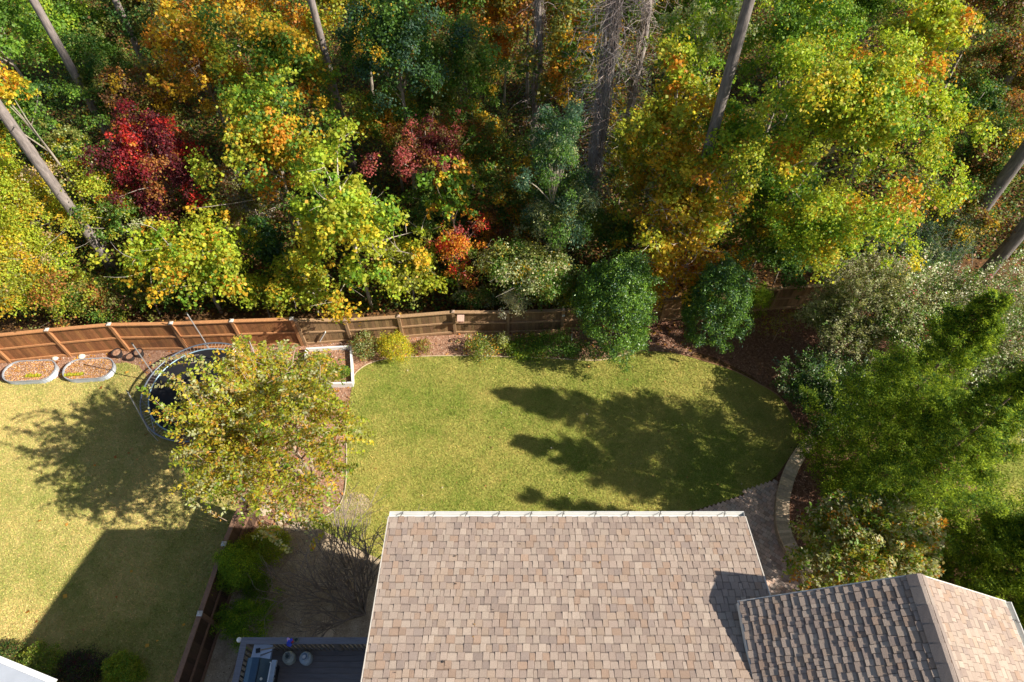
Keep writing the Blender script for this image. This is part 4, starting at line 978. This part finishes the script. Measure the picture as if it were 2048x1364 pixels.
T('crimson red maple on the left among dark trees', 325, 345, 98, 100, 4.2, dict(red=1, crimson=4, maroon=7, rust=2), 20000, .11, clump=.16, trunk=.08, hollow=.3, tcol=(.3, .24, .2), twig=1)
T('scarlet clump on the left side of the crimson tree', 272, 300, 34, 48, 5.4, dict(red=5, crimson=3, orange=1), 3500, .11, clump=.3, trunk=.05, tcol=(.3, .24, .2))
T('small scarlet sumac with bare reddish stems behind the fence centre', 915, 505, 56, 72, 3.0, dict(red=5, rust=2, orange=3, pink=2, yg=2), 4200, .12, asp=.5, clump=.26, trunk=.05, limb=20, twig=6, tcol=(.42, .27, .22), name='sumac', lai=1.7)
T('dusty red-brown tree in the centre between dark green crowns', 855, 300, 90, 85, 5.0, dict(pink=4, rust=4, brown=3, olive=2, maroon=2), 14000, .10, clump=.17, trunk=.07, twig=2)
T('dark green and orange maple in front of the dusty red-brown tree', 905, 395, 55, 85, 5.2, dict(green=4, lgreen=3, gold=2, orange=1.5, lime=1.5), 8500, .16, asp=.9, trunk=.06)
T('blue-green vine covered tree right of the image centre', 1112, 300, 80, 90, 7.8, dict(bgreen=6, green=2, pale=1, dgreen=2), 15000, .12, asp=.35, clump=.22, trunk=.12)
T('blue-green leafy growth lower on the vine covered tree', 1130, 420, 95, 95, 5.0, dict(bgreen=5, green=3, pale=1.6, olive=2), 16000, .11, asp=.4, clump=.22, trunk=.08)
T('dull green thicket with cream speckled leaves left of the large round laurel', 1085, 540, 125, 85, 3.0, dict(olive=4, pale=2.5, green=4, gold=1, cream=1.2), 20000, .10, clump=.17, trunk=.06, twig=3, tcol=BR)
T('green and straw thicket behind the dark fence stretch, above the ground cover', 1135, 590, 85, 45, 1.6, dict(green=4, olive=4, pale=1.5, yg=2), 10000, .10, trunk=.04, name='shrub', cat='shrub')
T('silvery green bush hanging over the fence in the middle', 1035, 603, 36, 34, 1.9, dict(pale=4, cream=4, grey=2), 3500, .08, name='shrub', cat='shrub', trunk=.04, clump=.3)
T('small grey-green bush behind the fence, left of the silvery one', 955, 600, 55, 26, 1.2, dict(pale=2, green=3, olive=3, rust=1), 5000, .09, name='shrub', cat='shrub', trunk=.03)
T('orange and yellow maple with bare lower branches above the two laurels', 1370, 430, 120, 125, 5.2, dict(gold=5, yellow=3, orange=1.4, yg=4, lime=1), 15000, .15, asp=.9, clump=.17, trunk=.11, limb=30, twig=6, tcol=(.50, .42, .36), hollow=.25, rzmax=1.7)
T('sparse bare branched tree with few gold leaves between the laurels', 1360, 540, 95, 50, 2.6, dict(gold=3, orange=3, yellow=2), 1500, .13, asp=.9, trunk=.06, limb=22, twig=10, tcol=(.56, .46, .40))
T('golden leaved tree between vined trunks and thick grey pine', 1340, 250, 100, 130, 7.5, dict(gold=4, yg=5, orange=1, yellow=2, lime=2), 18000, .15, asp=.9, clump=.17, trunk=.1)
T('pale green crown right of the vined trunks near the top', 1385, 110, 75, 90, 9.5, dict(lime=3, lgreen=4, pale=2, yg=2), 14000, .11, trunk=.1)
T('yellow-orange foliage around the slim vined trunk', 1300, 380, 70, 80, 4.6, dict(yg=4, gold=4, olive=2), 10000, .14, asp=.9, trunk=.06)
# the big maple
T('huge bright green and yellow maple with orange tips in the upper right', 1712, 255, 208, 222, 9.6, dict(lime=9, yg=5, lgreen=5, yellow=2, gold=1.2, orange=.9), 72000, .112, asp=.9, clump=.13, amp=.26, trunk=.2, limb=16, tcol=(.3, .26, .22), hollow=.3, patch=.6, lean=(-.3, 3.6), lai=4.2)
T('lower spreading bough of bright green maple leaves above the pale shrubs', 1645, 460, 120, 95, 5.6, dict(lime=5, yg=4, lgreen=4, yellow=1.5, gold=.8), 26000, .112, lai=4.6, lean=(0, 4.2), asp=.9, clump=.17, trunk=.1)
T('green maple right of the thick grey pine near the top', 1600, 90, 110, 110, 8.2, dict(lgreen=6, green=3, lime=2, gold=.7), 22000, .13, asp=.9, clump=.17, trunk=.12)
T('green leafed tree just below the thick grey pine, with gold tips', 1478, 290, 80, 85, 7.6, dict(lgreen=4, lime=4, green=2, gold=1.5), 16000, .13, asp=.9, trunk=.1)
T('yellow topped maple crown in the upper right corner', 1850, 60, 90, 95, 10.5, dict(yg=5, lime=4, yellow=2, orange=.8), 22000, .14, asp=.9, clump=.17, trunk=.12)
T('dark bronze and olive tree on the right, right of the huge maple', 1960, 330, 100, 120, 4.5, dict(brown=2, olive=4, rust=1, gold=1, green=4, dgreen=2), 18000, .10, clump=.17, trunk=.08)
T('dark tree with small golden leaves behind the shaded pines', 1900, 430, 80, 60, 3.2, dict(olive=4, brown=3, gold=1.5, green=3), 10000, .10, trunk=.06)
T('olive and bronze tree in the upper right beyond the yellow topped crown', 2040, 150, 110, 130, 5.0, dict(rust=1.5, brown=2.5, olive=4, gold=1, green=3), 14000, .12, trunk=.09)
# left upper wood
T('bright green crown at the top left, right of the first pine', 135, 60, 105, 90, 4.5, dict(lgreen=6, lime=4, green=2), 18000, .13, asp=.9, clump=.17, trunk=.1)
T('deep green tree at the left edge behind the grey pine', 25, 225, 105, 120, 5.6, dict(green=6, lgreen=3, dgreen=2, lime=1), 22000, .12, clump=.17, trunk=.1)
T('small orange-yellow crown cut by the left edge', -10, 180, 55, 90, 9.0, dict(gold=4, orange=3, yellow=3, lgreen=2), 7000, .14, asp=.9, trunk=.08, limb=3)
T('pale green and peach leaved small tree left of the crimson tree', 165, 330, 62, 85, 4.6, dict(pale=3, green=4, olive=3, orange=1.2, yg=2), 13000, .10, trunk=.07, twig=2)
T('dim green thicket below the second pine', 230, 180, 80, 110, 4.6, dict(green=5, dgreen=3, olive=3), 14000, .12, trunk=.08)
T('small green and peach bush at the foot of the crimson tree, left side', 235, 430, 60, 60, 3.0, dict(yg=3, green=4, orange=1, pale=2), 9000, .11, trunk=.06)
T('golden orange tree at the top left, right of the thin trunks', 390, 130, 85, 140, 6.5, dict(gold=6, orange=2.5, yellow=3, rust=1, olive=2), 17000, .15, asp=.9, clump=.17, trunk=.09, twig=2)
T('brown and gold thinning tree above the crimson tree', 290, 200, 75, 80, 5.0, dict(brown=4, olive=3, gold=2.5, rust=2), 10000, .12, trunk=.07, twig=3)
T('green and gold mixed maple at the top, left of the pale pine trunk', 560, 130, 125, 140, 7.0, dict(green=5, gold=4, yg=3, lgreen=3, orange=1), 26000, .15, asp=.9, clump=.16, trunk=.11)
T('gold-green maple in the left centre behind the tall yellow sapling', 545, 300, 115, 120, 5.4, dict(gold=4, yg=4, green=3, orange=1.5, lime=2), 22000, .15, asp=.9, clump=.17, trunk=.1)
T('light green tuft on top of the left centre gold-green maple', 500, 215, 55, 45, 7.4, dict(lime=4, lgreen=5, yg=2), 5500, .15, asp=.9, trunk=.06)
T('grey-brown thinning shrub with bare twigs beside the crimson tree', 500, 400, 60, 90, 3.2, dict(grey=3, tan=3, brown=3, olive=2), 4500, .09, trunk=.05, limb=24, twig=6, tcol=(.48, .40, .36))
T('dark evergreen shade tree between the trampoline maple and tall sapling', 545, 500, 50, 75, 2.4, dict(dgreen=5, bgreen=3, green=2), 9000, .11, trunk=.06)
T('big dark green tree at the top centre', 790, 110, 120, 150, 8.0, dict(green=5, dgreen=5, bgreen=3, gold=.4), 30000, .12, clump=.17, trunk=.13)
T('lighter olive topped tree right of the big dark green one', 930, 150, 85, 120, 6.6, dict(green=5, olive=3, lgreen=2, gold=.6), 17000, .11, trunk=.1)
T('yellow-green small tree in the shade left of centre', 780, 230, 80, 65, 4.6, dict(yg=3, gold=2, green=4, orange=.8), 11000, .12, trunk=.07)
T('golden orange low tree at the top centre between dark trunks', 1005, 70, 60, 80, 4.6, dict(orange=4, gold=4, rust=2), 8000, .14, asp=.9, trunk=.07)
T('green and gold maple between the two vined trunks', 1160, 130, 90, 140, 6.2, dict(olive=4, green=3, gold=3, orange=1), 18000, .15, asp=.9, trunk=.1)
T('olive and gold thicket in the centre below the dark green tree', 960, 290, 80, 80, 3.4, dict(olive=4, green=3, gold=2, rust=1), 11000, .12, trunk=.06)
T('shadowed green and yellow vines at centre right of the dusty red tree', 1030, 400, 75, 75, 3.0, dict(green=4, olive=3, gold=1.5, rust=1.5), 10000, .13, trunk=.05)
T('rust coloured low bush in the centre behind the silvery bush', 1010, 480, 55, 60, 1.9, dict(rust=4, orange=2, brown=2, green=2), 6500, .10, name='shrub', cat='shrub', trunk=.04)
T('dark mixed bush behind the small scarlet sumac', 870, 430, 70, 70, 2.2, dict(green=4, dgreen=3, olive=3), 9000, .12, trunk=.05)
T('dim olive undergrowth below the crimson tree', 380, 440, 70, 50, 1.8, dict(olive=4, brown=3, maroon=2), 7000, .10, trunk=.04, name='shrub', cat='shrub')
T('shaded mixed green tree behind the dark laurel on the right', 1530, 460, 85, 75, 3.6, dict(green=4, lgreen=3, olive=3, gold=1), 12000, .13, trunk=.07)
T('low dark evergreen bush behind the fence between laurels and maple bough', 1570, 520, 60, 45, 1.8, dict(dgreen=5, green=3), 7000, .11, name='shrub', cat='shrub', trunk=.04)
T('gold leaved creeper mass right of the slim vined trunk', 1430, 330, 60, 80, 4.8, dict(gold=4, orange=3, yg=3, rust=2), 9000, .14, asp=.9, trunk=.06, twig=3)
T('green thicket at the foot of the thickest vined trunk', 1225, 470, 75, 60, 2.4, dict(green=5, olive=4, yg=2, gold=1), 9000, .12, trunk=.05)
T('yellow-green low tree behind the orange and yellow maple', 1255, 300, 65, 70, 3.6, dict(yg=4, green=3, gold=2), 9000, .13, trunk=.05)
T('dark green understory tree below the huge maple, left side', 1560, 380, 90, 70, 4.0, dict(green=5, dgreen=3, lgreen=2), 9000, .13, trunk=.07)
T('dim green tree in the gap right of the huge maple', 1940, 230, 85, 90, 4.4, dict(green=5, dgreen=4, olive=3, gold=.6), 9000, .12, trunk=.07)
T('green tree filling the gap at the top, left of the yellow topped crown', 1740, 20, 90, 80, 6.0, dict(lgreen=4, green=4, lime=2), 9000, .13, trunk=.08)
T('shaded olive tree between the two upper dark trees at the top centre', 870, 200, 75, 75, 4.2, dict(green=5, olive=4, gold=1), 9000, .12, trunk=.07)
# distant row along the top of the picture and beyond
far = [(-40, 40, 'far green tree at the top left corner', dict(green=5, lgreen=3), 8.0), (300, 20, 'far dark olive tree behind the thin sunlit pine', dict(olive=4, dgreen=3, brown=2), 5.0),
       (470, -10, 'far gold tree above the golden orange tree', dict(gold=4, orange=2, olive=2), 7.5), (700, -10, 'far yellow-green tree behind the pale pine trunk', dict(gold=3, yg=3, green=3), 7.0),
       (900, -10, 'far orange flecked dark tree at the top centre', dict(green=4, rust=3, orange=2), 6.5), (1060, -20, 'far rust tree above the left vined trunk', dict(rust=3, gold=3, olive=3), 6.5),
       (1260, -20, 'far olive gold tree behind the thickest vined trunk', dict(olive=4, gold=3, green=3), 7.5), (1440, -10, 'far green tree behind the thick grey pine', dict(green=4, lgreen=4), 7.5),
       (1680, -60, 'far green tree above the huge maple', dict(lgreen=4, green=3, gold=1), 9.0), (2010, -20, 'far bronze tree in the top right corner', dict(brown=2, rust=1, olive=3, green=3), 7.0)]
for x, y, lb, pal, hc in far: T(lb, x, y, 115, 110, hc, pal, 15000, .15, asp=.9, clump=.17, trunk=.11, limb=8)
for i in range(16):      # the wood goes on beyond the top edge and to both sides of the picture
    x = -44 + i * 5.9 + random.uniform(-1, 1); y = 50 + (i % 3) * 5; c = Vector((x, y, 6)); 
    pal = [dict(green=5, olive=3), dict(gold=3, olive=3, rust=2), dict(lgreen=4, green=3), dict(brown=3, rust=3, green=2)][i % 4]
    Zc = depth(c); px = 1024 + x / Zc * F; vv = (y - 0) / Zc; 
    t_ = (y * SP - (H - 6) * CP) / Zc; T('distant %s tree of the wood beyond, %s' % (['green', 'golden', 'bright green', 'bronze'][i % 4], 'row %d from the left' % (i + 1)), px, 682 - F * t_, 3.6 * F / Zc, 3.6 * F / Zc, 6, pal, 6000, .26, asp=.9, trunk=.14, limb=6, group='distant trees of the wood')

n = 330000; g = np.random.default_rng(99); X = g.uniform(-38, 38, n); Y = g.uniform(18.6, 52, n)
yl = np.interp(X, [-38, -20, -8, 0, 7, 10, 38], [18.3, 18.3, 18.6, 18.9, 20.0, 21.5, 22.5]); k = Y > yl; X, Y = X[k], Y[k]; n = len(X)
hz = .25 + .55 * (1 + np.sin(X * .9 + np.sin(Y * .7)) * np.cos(Y * 1.1 + 1.3 * np.sin(X * .5))) * np.clip((Y - np.interp(X, [-38, -20, -8, 0, 7, 10, 38], [18.3, 18.3, 18.6, 18.9, 20.0, 21.5, 22.5])) / 2, .3, 1)
P = np.stack([X, Y, hz * g.uniform(.15, 1, n)], 1); pc_, pw = palette(dict(green=5, olive=4, dgreen=4, rust=1.2, gold=.8, brown=2, yg=1)); fi = (np.sin(X * .6 + 2 * np.sin(Y * .4)) + g.normal(0, .8, n)); ii = g.choice(len(pc_), n, p=pw)
tag(leaf_mesh('undergrowth', P, np.array([0, 0, 1]) + g.normal(0, .5, (n, 3)), g.normal(0, 1, (n, 3)), g.uniform(.11, .2, n), g.uniform(.08, .14, n), pc_[ii] * g.uniform(.6, 1.2, (n, 1)), leafM), 'low green and brown leafy undergrowth between the tree trunks of the wood', 'undergrowth', kind='stuff')

# ------------------------------------------------------------ garden plants
laurel = dict(name='laurel_bush', cat='bush', mat=glossM, clump=.17, amp=.17, hollow=.68, patch=.3, up=.15, kmul=3.2, rzmax=1.7, trunk=.05, limb=0, zmin=.06)
T('large glossy dark green laurel bush at the end of the ground cover', 1230, 622, 72, 102, 2.4, dict(green=6, bgreen=2, lgreen=5, dgreen=3), 52000, .105, asp=.38, **laurel)
T('glossy dark green laurel bush in the shade, right one of the two', 1424, 618, 62, 94, 2.2, dict(green=6, bgreen=2, lgreen=1.5, dgreen=4), 46000, .105, asp=.38, seed=77, **laurel)
mound('narrow green arborvitae between the right laurel and the pale shrub', 1513, 603, 25, 42, 1.15, dict(ced=5, cedl=3, green=2), 7000, .07, asp=.35, rzmax=2.2, mat=needleM)
mound('round bright yellow shrub against the fence by the white planter', 789, 693, 34, 30, .50, dict(yellow=6, lime=4, yg=3, gold=1), 6500, .055, clump=.24)
mound('small olive and white leaved shrub between the planter and the yellow shrub', 728, 690, 28, 25, .40, dict(olive=4, pale=3, green=2, rust=1), 2600, .065, clump=.3)
mound('small dark reddish shrub just right of the yellow shrub', 843, 694, 17, 18, .28, dict(olive=3, rust=2, yg=2, maroon=1), 1000, .06)
mound('leafy rose-like shrub with gold leaves in the middle of the bed', 965, 692, 40, 28, .42, dict(olive=4, green=3, pale=1.6, orange=1, yg=2), 2600, .07, clump=.26, hollow=.3, twig=2)
mound('small upright shrub with pale leaves beside the rose-like shrub', 1006, 684, 17, 30, .5, dict(olive=3, pale=3, yg=2), 1000, .07, clump=.3, hollow=.3)
mound('low green ground cover with yellow spots in front of the fence', 1052, 692, 38, 24, .30, dict(green=5, lgreen=4, yellow=.9, lime=1.5), 4200, .06)
mound('darker low ground cover next to the big laurel', 1108, 690, 42, 26, .32, dict(green=6, lgreen=3, dgreen=2), 4600, .06)
mound('dark shaded shrub at the left foot of the big laurel', 1160, 700, 28, 18, .3, dict(dgreen=4, green=4), 1800, .06)
for i, (x, y, w_) in enumerate([(628, 725, 26), (655, 745, 18), (688, 742, 12)]):
    mound(['leafy green herb clump in the left of the white planter', 'small green herb clump in the middle of the white planter', 'tiny green herb at the right board of the white planter'][i], x, y, w_, w_ * .8, .38, dict(green=4, lgreen=4, yg=2), 1200, .05, name='herb_clump', cat='plant', zmin=.12)
# small foundation shrubs lower left
mound('round yellow-green boxwood at the top of the side fence bed', 537, 1088, 45, 34, .62, dict(yg=8, lime=4, lgreen=4), 16000, .05, clump=.24)
mound('upright dark green arborvitae leaning over the side fence', 478, 1135, 46, 52, 1.05, dict(cedl=4, ced=4, lgreen=5, green=2), 26000, .055, asp=.4, rzmax=1.9, clump=.24, mat=needleM)
mound('low round dark green bush below the arborvitae', 513, 1168, 30, 28, .5, dict(green=3, ced=4, lgreen=3), 7000, .05, asp=.4, mat=needleM)
mound('spreading green juniper beside the deck corner', 487, 1240, 47, 42, .75, dict(lgreen=8, green=2, cedl=3), 20000, .07, asp=.3, clump=.17, amp=.3, mat=needleM, up=.2)
mound('olive green clipped shrub at the bottom left', 82, 1330, 46, 36, .6, dict(lgreen=4, olive=5, yg=2), 13000, .05, clump=.24)
mound('dark purple-green shrub between two green shrubs at the bottom', 160, 1335, 52, 34, .5, dict(purple=5, dgreen=4, maroon=1), 8500, .05, clump=.24)
mound('bright yellow-green clipped shrub right of the purple one at the bottom', 246, 1342, 42, 33, .6, dict(lgreen=4, yg=5, lime=2), 13000, .05, clump=.24)
mound('dark shaded shrub against the white neighbouring house corner', 18, 1308, 40, 22, .4, dict(dgreen=4, brown=2, olive=3), 3500, .05, clump=.26)

# crape myrtle: many arching wands of small leaves
def burst(g, k, c, rad, core=.35, lmin=.8, lmax=1.5, zdir=.25, flat=1.0, low=-.35, lm=.26):
    D = unit(g.normal(0, 1, (k, 3)) * np.array([1, 1, flat]) + np.array([0, 0, zdir])); D[:, 2] = np.where(D[:, 2] < low, -D[:, 2] * .6, D[:, 2])
    f = g.random(k) ** .5; lum = lumpy(D, int(g.integers(1, 9999)), lm)
    E = np.array(c) + D * (rad * (.42 + .58 * f)[:, None] * lum[:, None])
    dirs = unit(D + g.normal(0, .38, (k, 3)) + np.array([0, 0, .15])); S = E - dirs * g.uniform(lmin, lmax, (k, 1)); return S, E
cm = at(532, 840, 5.0); g = np.random.default_rng(31); base = Vector((cm.x + .1, cm.y + .35, 0))
S, E = burst(g, 1250, (cm.x - base.x, cm.y - base.y, 5.0), np.array([2.3, 3.0, 2.6]), zdir=.2, low=-.5, lm=.36, lmax=1.6)
stems = []; rr = random.Random(9)
for i in range(5):
    a = 6.283 * i / 5 + .4; e = Vector((cm.x - base.x + 1.3 * math.cos(a), cm.y - base.y + 1.3 * math.sin(a), 5.2)); b0 = Vector((.16 * math.cos(a), .16 * math.sin(a), -.05))
    bp = branch_pts(b0, e, .05, .05, 8, rr); stems.append((bp, [.075 - .007 * j for j in range(8)]))
    for j in range(9):
        s_ = bp[rr.randint(3, 7)]; a2 = a + rr.uniform(-1.2, 1.2); e2 = Vector((cm.x - base.x + 2.4 * math.cos(a2) * rr.uniform(.5, 1), cm.y - base.y + 2.5 * math.sin(a2) * rr.uniform(.5, 1), rr.uniform(4.2, 7))); stems.append((branch_pts(s_, e2, .05, .08, 6, rr), [.034, .028, .022, .017, .012, .006]))
shoots_plant('small tree with feathery yellow-green and orange branches beside the trampoline', base, S, E,   .07, 35, .108, .60, dict(yg=5, lime=4, pale=3.5, yellow=1.5, lgreen=2.5, gold=.8), 'crape_myrtle', 'tree', None, .016, .10, 5, stems, (.42, .31, .23), (dict(orange=3, rust=1.5, gold=3, yg=2), 1.0), True, 1.0, .28)

# right hand shrubs
hb_ = at(1750, 1088, 2.9); g = np.random.default_rng(41); b_ = Vector((hb_.x, hb_.y, .36))
S, E = burst(g, 1150, (0, 0, 2.5), np.array([2.6, 1.95, 1.8]), lmin=.35, lmax=.8, zdir=.35)
stems = [(branch_pts((0, 0, -.05), Vector((1.6 * math.cos(a), 1.2 * math.sin(a), 2.6)), .05, .08, 6, rr), [.06, .05, .04, .03, .02, .01]) for a in (0, 1, 2, 3, 4, 5)]
shoots_plant('large spreading shrub with pale green and orange leaves beside the gable roof', b_, S, E, .03, 24, .11, .62, dict(green=2, lgreen=4, pale=5, cream=2, yg=3, orange=1), 'shrub', 'shrub', None, .05, .04, 6, stems, (.3, .22, .16), (dict(gold=2, orange=2, green=3), .7), True, .9, .5)
g = np.random.default_rng(42); b_ = at(1695, 640, 2.3); b_.z = 0
S, E = burst(g, 1700, (0, 0, 2.35), np.array([2.6, 2.2, 2.0]), lmin=.5, lmax=1.1, zdir=.3)
stems = [(branch_pts((0, 0, -.05), Vector((1.5 * math.cos(a), 1.3 * math.sin(a), 3)), .05, .08, 6, rr), [.07, .06, .05, .035, .02, .01]) for a in (0, 1, 2, 3, 4, 5)]
shoots_plant('pale straw and sage coloured arching shrub right of the dark laurel', b_, S, E, .05, 26, .095, .48, dict(pale=6, cream=4, grey=1, olive=3, green=2), 'shrub', 'shrub', None, .03, .08, 7, stems, (.42, .34, .26), (dict(olive=3, brown=2, green=2), .8), True, 1.0, .4)
g = np.random.default_rng(43); b_ = at(1850, 500, 2.6); b_.z = 0
S, E = burst(g, 620, (0, 0, 2.5), np.array([2.5, 1.7, 1.5]), lmin=.8, lmax=1.5, zdir=.4)
shoots_plant('shaded blue-green shrub with long arching wands under the right pines', b_, S, E, .08, 34, .085, .32, dict(bgreen=6, grey=1.5, green=2, pale=.8), 'shrub', 'shrub', None, .015, .12, 8, [([Vector((0, 0, -.05)), Vector((0, 0, 2))], [.08, .04])], (.2, .22, .2), None, True, 1.0, .2)
g = np.random.default_rng(44); b_ = at(1890, 650, 3.0); b_.z = 0
S, E = burst(g, 2300, (0, 0, 2.7), np.array([3.2, 2.6, 2.3]), lmin=.35, lmax=.9, zdir=.3)
shoots_plant('broad green and cream shrub mass with pinkish tips behind the feathery conifers', b_, S, E, .04, 24, .09, .55, dict(green=5, pale=4, cream=2, olive=3, pink=.8, lgreen=2), 'shrub', 'shrub', glossM, .05, .05, 9, [([Vector((0, 0, -.05)), Vector((0, 0, 2.4))], [.09, .04])], (.36, .22, .18), None, True, .9, .5)
g = np.random.default_rng(45); b_ = at(2045, 760, 3.0); b_.z = 0
S, E = burst(g, 1300, (0, 0, 2.2), np.array([2.6, 2.4, 1.9]), lmin=.35, lmax=.8, zdir=.3)
shoots_plant('pale speckled shrub at the right edge between the conifer tops', b_, S, E, .04, 22, .09, .6, dict(green=4, pale=5, cream=2, olive=2), 'shrub', 'shrub', glossM, .05, .05, 10, [([Vector((0, 0, -.05)), Vector((0, 0, 2))], [.08, .04])], (.3, .22, .18), None, True, .9, .5)
g = np.random.default_rng(46); b_ = at(1660, 800, 1.2); b_.z = 0
S, E = burst(g, 1100, (0, 0, 1.3), np.array([1.9, 1.7, 1.25]), lmin=.3, lmax=.7, zdir=.3)
shoots_plant('dark green shrub shaded by the first conifer at the lawn edge', b_, S, E, .04, 24, .085, .5, dict(green=6, dgreen=3, bgreen=2, pale=1), 'shrub', 'shrub', glossM, .05, .04, 11, [([Vector((0, 0, -.05)), Vector((0, 0, 1.3))], [.06, .03])], (.2, .15, .12), None, True, .9, .5)
g = np.random.default_rng(47); b_ = at(1560, 655, .9); b_.z = 0
S, E = burst(g, 60, (0, 0, 1.1), np.array([1.5, .9, 1.0]), lmin=.5, lmax=1.0, zdir=.3)
shoots_plant('thin sparse shrub with twiggy reddish stems between right laurel and pale shrub', b_, S, E, .05, 14, .07, .5, dict(olive=3, yg=4, pink=1, brown=1), 'shrub', 'shrub', None, .03, .05, 12, [([Vector((0, 0, -.05)), Vector((0, 0, .8))], [.03, .02])], (.42, .27, .2), None, True, .9, .5)
cedar('tallest feathery conifer with its tip toward the upper right, nearest the curved wall', 12.5, 11.2, 10.3, 2.15, 2900, 51)
cedar('feathery conifer in the middle of the row along the right side', 12.75, 9.1, 10.0, 2.1, 2700, 52)
cedar('feathery bright green conifer beside the broad orange flecked shrub', 15.9, 7.3, 4.3, 2.4, 2300, 53)
cedar('feathery conifer lowest in the row, next to the gable roof', 15.0, 4.7, 4.8, 2.4, 2300, 54)
cedar('slim tall conifer beyond the gable roof, just outside the right edge', 16.2, 6.05, 12.6, 1.0, 1100, 56)
mound('ivy-like dark green growth beyond the gable roof at the right edge', 2020, 1230, 50, 60, .5, dict(green=5, lgreen=3, dgreen=3), 5000, .08, zmin=.05)

# bare shrub by the house corner
def bare_shrub(label, base, targets, seed, col=(.23, .185, .15)):
    rr = random.Random(seed); root = empty('bare_shrub', base, label, 'shrub'); m = MB()
    def grow(p, d, L, r_, lv):
        k = 4; pts = [p]; 
        for i in range(k):
            d = (d + Vector((rr.uniform(-1, 1), rr.uniform(-1, 1), rr.uniform(-.6, .8))) * .22).normalized(); pts.append(pts[-1] + d * L / k)
        m.tube(pts, [r_ * (1 - .45 * i / k) for i in range(k + 1)], 5 if lv > 1 else 4, col=col, cap=False)
        if lv <= 0: return
        for i in range(rr.randint(3, 4) if lv > 1 else rr.randint(2, 4)):
            a = rr.randint(1, k); dn_ = (d + Vector((rr.uniform(-1, 1), rr.uniform(-1, 1), rr.uniform(-.3, .7))) * .75).normalized(); grow(pts[a], dn_, L * rr.uniform(.55, .8), r_ * .62, lv - 1)
    for t_, L in targets: grow(Vector((0, 0, 0)), Vector(t_).normalized(), L * 1.15, .038, 3)
    m.build('stems', barkM, root); return root
bb = at(728, 1225, .2); bb.z = 0
bare_shrub('leafless grey-brown shrub with many twigs left of the big roof edge', bb, [((-.9, .5, .9), 1.9), ((-.7, 1.0, 1.0), 1.9), ((-.2, 1.1, 1.2), 1.9), ((.2, .9, 1.5), 1.8), ((-1.0, .0, .8), 1.8), ((-.9, -.35, .7), 1.6), ((-.4, .6, 1.6), 1.8), ((-.9, .9, .45), 1.7), ((-.5, 1.2, .9), 2.0), ((.1, 1.2, .9), 1.8), ((-1.1, .3, .5), 1.9), ((-.7, .1, 1.3), 1.8), ((-.8, -.6, .6), 1.4), ((-.3, 1.3, .6), 1.9)], 5)
bb = at(905, 600, 0.2)
